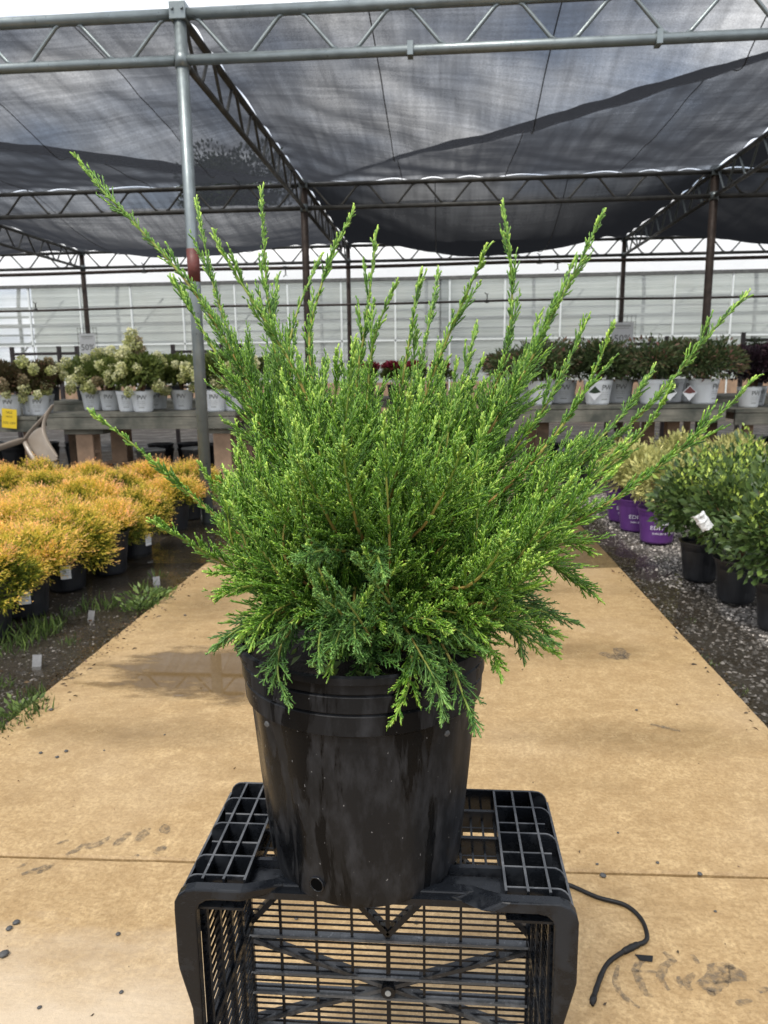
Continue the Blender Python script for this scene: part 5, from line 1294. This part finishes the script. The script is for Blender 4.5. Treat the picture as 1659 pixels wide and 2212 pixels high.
M['juniper_stem'] = leaf_mat('juniper_stem', [(0.0, (0.11, 0.055, 0.025)), (0.45, (0.20, 0.10, 0.035)), (0.65, (0.30, 0.22, 0.06)), (1.0, (0.16, 0.27, 0.05))], 0.6, 0.0)
n_tw = [0, 0]
def shoot(pts, lead=0.0, lmax=0.062, bare=0.18, r0=0.0030, young=0.0, dens=1.0, fresh=0.0):
    """one juniper branch: woody stem with sprays of scale-leaf twigs"""
    P = pts; seg = np.linalg.norm(np.diff(P, axis=0), axis=1); s = np.concatenate([[0], np.cumsum(seg)]); L = s[-1]
    Tn = unit(np.gradient(P, axis=0))
    # stem
    n = len(P); rad = r0 * (1 - 0.72 * (s / L)) 
    b = MB(); b.tube([tuple(p) for p in P], list(rad), 5); me = b.mesh('branch', M['juniper_stem'], True)
    at = me.attributes.new('tint', 'FLOAT_COLOR', 'POINT'); g_ = float(rj.random())
    tt = np.repeat(np.clip(s / L * 1.05, 0, 1), 5); col = np.stack([tt, np.full_like(tt, g_), tt * 0, tt * 0 + 1], -1)[:len(me.vertices)]
    at.data.foreach_set('color', col.astype(np.float32).ravel())
    br = add('branch', me, jn)
    # sprays
    st = 0.0060 / dens; S_ = np.arange(L * bare, L - 0.002, st); S_ = S_ + rj.normal(size=len(S_)) * 0.002
    S_ = np.clip(S_, 0, L * 0.995); m_ = len(S_)
    base = np.stack([np.interp(S_, s, P[:, k]) for k in range(3)], -1); tan = unit(np.stack([np.interp(S_, s, Tn[:, k]) for k in range(3)], -1))
    d = L - S_
    ph = np.arange(m_) * 2.399 + rj.random() * 6; 
    ref = unit(np.cross(tan, np.array([0.3, 0.2, 1.0]))); ref2 = np.cross(tan, ref)
    rad_ = ref * np.cos(ph)[:, None] + ref2 * np.sin(ph)[:, None]
    rad_ = unit(rad_ + np.array([0, 0, 0.55]) * (1 - young) - np.array([0, 0, 0.45]) * young)
    lead = lead * 1.08
    ls = np.where(d < lead, 0.008 + 0.050 * d, 0.008 + 0.050 * lead + 0.40 * (d - lead))
    ls = np.where((d < lead) & (d > 0.03) & (rj.random(m_) < 0.13), ls * 2.2 + 0.012, ls); ls = np.minimum(ls, lmax) * (0.65 + 0.6 * rj.random(m_))
    ang = np.radians(np.where(d < lead, 17, 20 + 28 * np.clip((d - lead) / 0.12, 0, 1)) + 7 * rj.normal(size=m_))
    dirs = tan * np.cos(ang)[:, None] + rad_ * np.sin(ang)[:, None]
    age = np.clip(1 - d / max(L, 0.25), 0, 1)
    Bs, Ds, Ls, Rs, Be, T0, T1 = [base], [dirs], [ls], [np.full(m_, 0.00098)], [tan * 0.35], [0.25 + 0.3 * age], [0.5 + 0.35 * age]
    # twiglets along every spray
    for i in range(m_):
        k = max(2, int(ls[i] / 0.0035)); f = (np.arange(k) + 0.5 + 0.35 * rj.normal(size=k)) / k; f = np.clip(f, 0.06, 0.97)
        q = base[i] + dirs[i] * (ls[i] * f)[:, None] * 0.93 + tan[i] * (0.22 * ls[i] * f ** 2)[:, None]
        side = unit(np.cross(dirs[i], rad_[i] + 0.001)); up = np.cross(side, dirs[i])
        a2 = np.where(np.arange(k) % 2 == 0, 1, -1)[:, None] * side + up * (0.6 * rj.normal(size=(k, 1))) + 0.10 * rj.normal(size=(k, 3))
        an = np.radians(36 + 8 * rj.normal(size=k)) * (0.72 if young < 0.5 else 1.0)
        dd = unit(dirs[i] + tan[i] * 0.25) * np.cos(an)[:, None] + unit(a2) * np.sin(an)[:, None] + np.array([0, 0, 0.12 * (1 - young) - 0.05 * young])
        ll = np.minimum(0.0035 + 0.42 * ls[i] * (1 - f), 0.0135) * (0.7 + 0.6 * rj.random(k))
        if young > 0.5: ll = ll * 0.85
        Bs.append(q); Ds.append(dd); Ls.append(ll); Rs.append(np.full(k, 0.00082 + (0.00030 if d[i] < lead else 0.0)) * (0.85 + 0.3 * rj.random(k))); Be.append(np.repeat((dirs[i] * 0.3)[None], k, 0))
        T0.append(np.clip(0.14 + 0.30 * f + 0.08 * age[i] + fresh, 0, 0.9)); T1.append(np.clip(0.44 + 0.28 * f + 0.16 * age[i] + 0.22 * rj.normal(size=k) + fresh, 0.1, 1))
    # closing tip of the leader
    k = 7; q = P[-1] - Tn[-1] * np.linspace(0.0, 0.02, k)[:, None]
    a2 = unit(rj.normal(size=(k, 3))); Bs.append(q); Ds.append(Tn[-1] + a2 * 0.30); Ls.append(np.full(k, 0.011)); Rs.append(np.full(k, 0.0012)); Be.append(a2 * 0.0); T0.append(np.full(k, 0.6)); T1.append(np.full(k, 1.0))
    B_, D_, L_, R_, E_, a0, a1 = [np.concatenate(z) for z in (Bs, Ds, Ls, Rs, Be, T0, T1)]
    D_ = unit(D_)
    # scale tufts along the twigs
    cnt = np.maximum(1, (L_ / (0.0026 if young < 0.5 else 0.0020)).astype(int)); idx = np.repeat(np.arange(len(B_)), cnt); m2 = len(idx)
    fr = rj.random(m2) * 0.95 + 0.05
    q2 = B_[idx] + D_[idx] * (L_[idx] * fr * 0.9)[:, None] + E_[idx] * (L_[idx] * 0.6 * fr ** 2)[:, None]
    sd = unit(np.cross(D_[idx], rj.normal(size=(m2, 3)))); aq = np.radians(34 if young < 0.5 else 52)
    d2 = D_[idx] * math.cos(aq) + sd * math.sin(aq)
    l2 = np.minimum(0.0022 + 0.30 * L_[idx] * (1 - fr), 0.0052 if young < 0.5 else 0.0045) * (0.7 + 0.6 * rj.random(m2))
    u0 = a0[idx] * (1 - fr) + a1[idx] * fr; u1 = np.clip(u0 + 0.20 + 0.16 * rj.normal(size=m2), 0, 1)
    Q = (q2, d2, l2, np.full(m2, 0.00070 if young < 0.5 else 0.00048), u0, u1)
    n_tw[0] += len(B_); n_tw[1] += m2
    me = twigs_mesh('foliage', B_, D_, L_, R_, E_, a0, a1, Q, M['juniper_young'] if young > 0.5 else M['juniper'])
    add('foliage', me, br)
root = Vector((0.0, 0.0, 0.245))
def px_shoot(px, ytip, nb=10, start=None, **kw):
    """px: picture points from tip to crown; depth runs from the stem axis out to ytip"""
    px = px[::-1]; n = len(px); pts = [np.array(start if start else (0.01 * rj.normal(), 0.01 * rj.normal(), 0.25))]
    for i, (x, y) in enumerate(px):
        f = ((i + 1) / n) ** 0.8; q = on_y(x, y, JC.y + (ytip - JC.y) * f) - JC; pts.append(np.array(q))
    shoot(catmull(pts, 6), **kw)
# leaders that rise clear of the crown
LD = [([(168, 343), (215, 405), (290, 482), (400, 605), (490, 740), (570, 900), (660, 1080)], 0.80, dict(lead=0.20)),
      ([(205, 897), (262, 940), (335, 1000), (430, 1085), (530, 1165), (660, 1250)], 0.70, dict(lead=0.15)),
      ([(330, 1130), (395, 1165), (480, 1215), (600, 1275)], 0.66, dict(lead=0.05)),
      ([(425, 440), (440, 520), (468, 640), (520, 780), (610, 960), (700, 1150)], 0.86, dict(lead=0.15)),
      ([(565, 415), (570, 520), (578, 640), (600, 780), (660, 980), (720, 1160)], 0.84, dict(lead=0.18)),
      ([(465, 515), (520, 610), (590, 720), (650, 830), (700, 980)], 0.74, dict(lead=0.14)),
      ([(380, 612), (412, 670), (465, 760), (540, 880), (640, 1060)], 0.78, dict(lead=0.10)),
      ([(760, 460), (722, 540), (690, 630), (668, 740), (690, 900), (735, 1100)], 0.82, dict(lead=0.17)),
      ([(812, 505), (803, 590), (790, 700), (770, 830), (760, 1050)], 0.80, dict(lead=0.12)),
      ([(853, 620), (822, 690), (800, 780), (790, 960)], 0.76, dict(lead=0.08)),
      ([(907, 595), (895, 660), (880, 760), (850, 930), (810, 1120)], 0.80, dict(lead=0.09)),
      ([(947, 590), (930, 680), (905, 800), (860, 990)], 0.90, dict(lead=0.10)),
      ([(1050, 540), (1012, 625), (965, 735), (910, 880), (860, 1060)], 0.72, dict(lead=0.15)),
      ([(1088, 447), (1100, 545), (1106, 650), (1085, 790), (1010, 980), (900, 1160)], 0.84, dict(lead=0.17)),
      ([(1297, 468), (1252, 570), (1200, 665), (1135, 800), (1040, 960), (920, 1140)], 0.80, dict(lead=0.15)),
      ([(1028, 710), (1010, 780), (970, 900), (900, 1060)], 0.86, dict(lead=0.05)),
      ([(1165, 680), (1140, 760), (1080, 880), (980, 1050)], 0.88, dict(lead=0.05)),
      ([(1267, 693), (1228, 780), (1170, 890), (1070, 1020), (950, 1150)], 0.82, dict(lead=0.10)),
      ([(1320, 712), (1285, 800), (1225, 905), (1120, 1030), (980, 1160)], 0.74, dict(lead=0.13)),
      ([(1608, 642), (1530, 725), (1435, 840), (1330, 945), (1200, 1040), (1050, 1140)], 0.80, dict(lead=0.19)),
      ([(1625, 823), (1550, 900), (1445, 990), (1340, 1070), (1200, 1150), (1040, 1230)], 0.76, dict(lead=0.18)),
      ([(1445, 845), (1400, 920), (1320, 1000), (1210, 1090), (1060, 1190)], 0.70, dict(lead=0.12)),
      ([(1410, 800), (1350, 890), (1270, 970), (1130, 1080)], 0.86, dict(lead=0.08)),
      ([(1240, 560), (1185, 690), (1120, 830), (1010, 1000)], 0.9, dict(lead=0.08)),
      ([(690, 560), (640, 680), (625, 800), (680, 980)], 0.88, dict(lead=0.08)),
      ([(600, 600), (590, 720), (620, 860), (690, 1040)], 0.92, dict(lead=0.06))]
for px, yt, kw in LD: px_shoot(px, yt, **kw)
# sprays seen in front of the crown, some drooping over the rim
FR = [([(620, 1512), (600, 1455), (610, 1390), (660, 1330), (730, 1290)], 0.64, dict(young=0.8, lmax=0.035)), ([(545, 1390), (570, 1340), (630, 1300), (700, 1270)], 0.66, dict(lmax=0.05)),
      ([(690, 1440), (690, 1380), (710, 1320), (750, 1270)], 0.63, dict(young=1.0, lmax=0.03)), ([(768, 1400), (765, 1330), (770, 1270)], 0.62, dict(young=1.0, lmax=0.03)),
      ([(850, 1555), (880, 1490), (890, 1420), (870, 1340), (830, 1270)], 0.62, dict(lmax=0.04)), ([(1030, 1575), (1000, 1500), (970, 1420), (920, 1340), (860, 1280)], 0.64, dict(young=0.8, lmax=0.035)),
      ([(955, 1550), (945, 1470), (930, 1390), (880, 1300)], 0.62, dict(young=0.8, lmax=0.035)), ([(1080, 1460), (1060, 1400), (1010, 1330), (940, 1270)], 0.66, dict(lmax=0.05)),
      ([(1160, 1210), (1120, 1260), (1060, 1300), (960, 1300), (880, 1270)], 0.60, dict(lmax=0.06, fresh=0.08)), ([(1090, 1160), (1060, 1220), (1000, 1270), (910, 1270)], 0.58, dict(lmax=0.06, fresh=0.08)),
      ([(470, 1290), (520, 1270), (590, 1255), (680, 1240)], 0.66, dict(lmax=0.05, fresh=0.06)), ([(455, 1240), (510, 1235), (600, 1230), (690, 1220)], 0.68, dict(lmax=0.05)),
      ([(1290, 1290), (1240, 1250), (1160, 1210), (1050, 1200), (930, 1210)], 0.74, dict(lmax=0.045, young=0.3)), ([(1280, 1195), (1230, 1170), (1140, 1160), (1000, 1180)], 0.70, dict(lmax=0.05)),
      ([(1190, 1395), (1170, 1330), (1110, 1270), (1010, 1230)], 0.78, dict(young=0.6, lmax=0.035)), ([(1130, 1420), (1110, 1350), (1070, 1290), (980, 1250)], 0.74, dict(young=0.6, lmax=0.035)),
      ([(885, 860), (870, 960), (848, 1060), (820, 1170)], 0.62, dict(lmax=0.05, lead=0.03)), ([(1000, 960), (970, 1040), (920, 1130), (850, 1210)], 0.60, dict(lmax=0.05)),
      ([(650, 1000), (680, 1060), (720, 1140), (770, 1210)], 0.60, dict(lmax=0.05)), ([(560, 1050), (600, 1100), (660, 1160), (740, 1220)], 0.64, dict(lmax=0.05)),
      ([(740, 960), (750, 1040), (770, 1130), (790, 1210)], 0.58, dict(lmax=0.05)), ([(480, 1040), (520, 1090), (600, 1150), (700, 1220)], 0.70, dict(lmax=0.05)),
      ([(830, 1250), (815, 1200), (800, 1190), (790, 1215)], 0.60, dict(young=1.0, lmax=0.025)), ([(640, 1210), (690, 1190), (740, 1190), (780, 1215)], 0.60, dict(young=1.0, lmax=0.03))]
for px, yt, kw in FR: px_shoot(px, yt, **kw)
# the rest of the crown, all round
def crown(n, seed):
    r = np.random.default_rng(seed)
    per = 5; nc = n // per; ca = np.arange(nc) * 2.39996 + r.normal(size=nc) * 0.2; cu = (np.arange(nc) + 0.5) / nc; r.shuffle(cu)
    for i in range(n):
        c_ = i % nc; a = ca[c_] + r.normal() * 0.17; u = min(1, max(0, cu[c_] + 0.055 * r.normal()))
        el = R(8 + 76 * u ** 0.9)
        ax = math.cos(a)
        R_ = 0.255 + (0.055 if ax > 0 else -0.085) * abs(ax)
        Lh = R_ * (0.58 + 0.44 * r.random()) * math.cos(el * 0.92) * (0.75 if u < 0.2 else 1.0); Lz = 0.055 + 0.265 * math.sin(el) * (0.72 + 0.34 * r.random())
        o = np.array([math.cos(a), math.sin(a), 0]); up = np.array([0, 0, 1.0]); j = lambda s: r.normal(size=3) * s
        b0 = o * 0.012 + up * 0.245
        p1 = b0 + o * Lh * 0.34 + up * Lz * 0.32 + j(0.008); p2 = b0 + o * Lh * 0.72 + up * Lz * 0.66 + j(0.010); p3 = b0 + o * Lh + up * Lz + j(0.012) + up * 0.02
        shoot(catmull([b0, p1, p2, p3], 7), lead=0.02 + 0.05 * (r.random() < 0.35), lmax=0.055 + 0.014 * r.random(), bare=0.22, r0=0.0024, young=1.0 if (u < 0.24 and r.random() < 0.6) else 0.0, dens=0.85)
crown(170, 17)
# skirt of short sprays falling over and around the rim
r_sk = np.random.default_rng(23)
for i in range(26):
    a = R(-52) + (i / 25 - 0.5) * R(220) + 0.1 * r_sk.normal(); o_ = np.array([math.cos(a), math.sin(a), 0]); up = np.array([0, 0, 1.0])
    ln = 0.105 + 0.045 * r_sk.random() + (0.055 if math.cos(a) > 0.35 else 0); dr = -0.005 + 0.075 * r_sk.random()
    b0 = o_ * 0.02 + up * 0.25
    shoot(catmull([b0, b0 + o_ * ln * 0.4 + up * (0.05 + 0.03 * r_sk.random()), b0 + o_ * ln * 0.8 + up * (0.045 + dr * 0.6), b0 + o_ * ln * 1.05 + up * (0.02 + dr)], 7), lead=0.0, lmax=0.042, bare=0.28, r0=0.002, young=1.0 if i % 2 == 1 else 0.0, dens=0.9, fresh=0.05)
# the trunk fork inside
b = MB()
for i in range(7):
    a = i * 0.9; b.tube([(0, 0, 0.235), (0.02 * math.cos(a), 0.02 * math.sin(a), 0.30), (0.075 * math.cos(a), 0.075 * math.sin(a), 0.40)], [0.008, 0.006, 0.004], 6)
b.build('trunk', M['bark'], jn, True)
# small weeds in the pot
for i, (x, y) in enumerate(((-0.03, -0.10), (0.02, -0.112), (0.07, -0.085), (-0.075, -0.075))):
    r = np.random.default_rng(i); n = 14; a = r.uniform(0, 6.28, n)
    P = np.stack([0.006 * np.cos(a), 0.006 * np.sin(a), 0.03 * r.random(n)], -1)
    add('weed_sprig', leaf_mesh('weed_sprig', P, np.stack([np.cos(a), np.sin(a), 0.8 + 0 * a], -1), 0.016 * (0.6 + 0.6 * r.random(n)), M['grass'], 0.6 + 0.4 * r.random(n), 0.5, 0.1, i), jn, (x, y, 0.248))
print('twigs', n_tw)
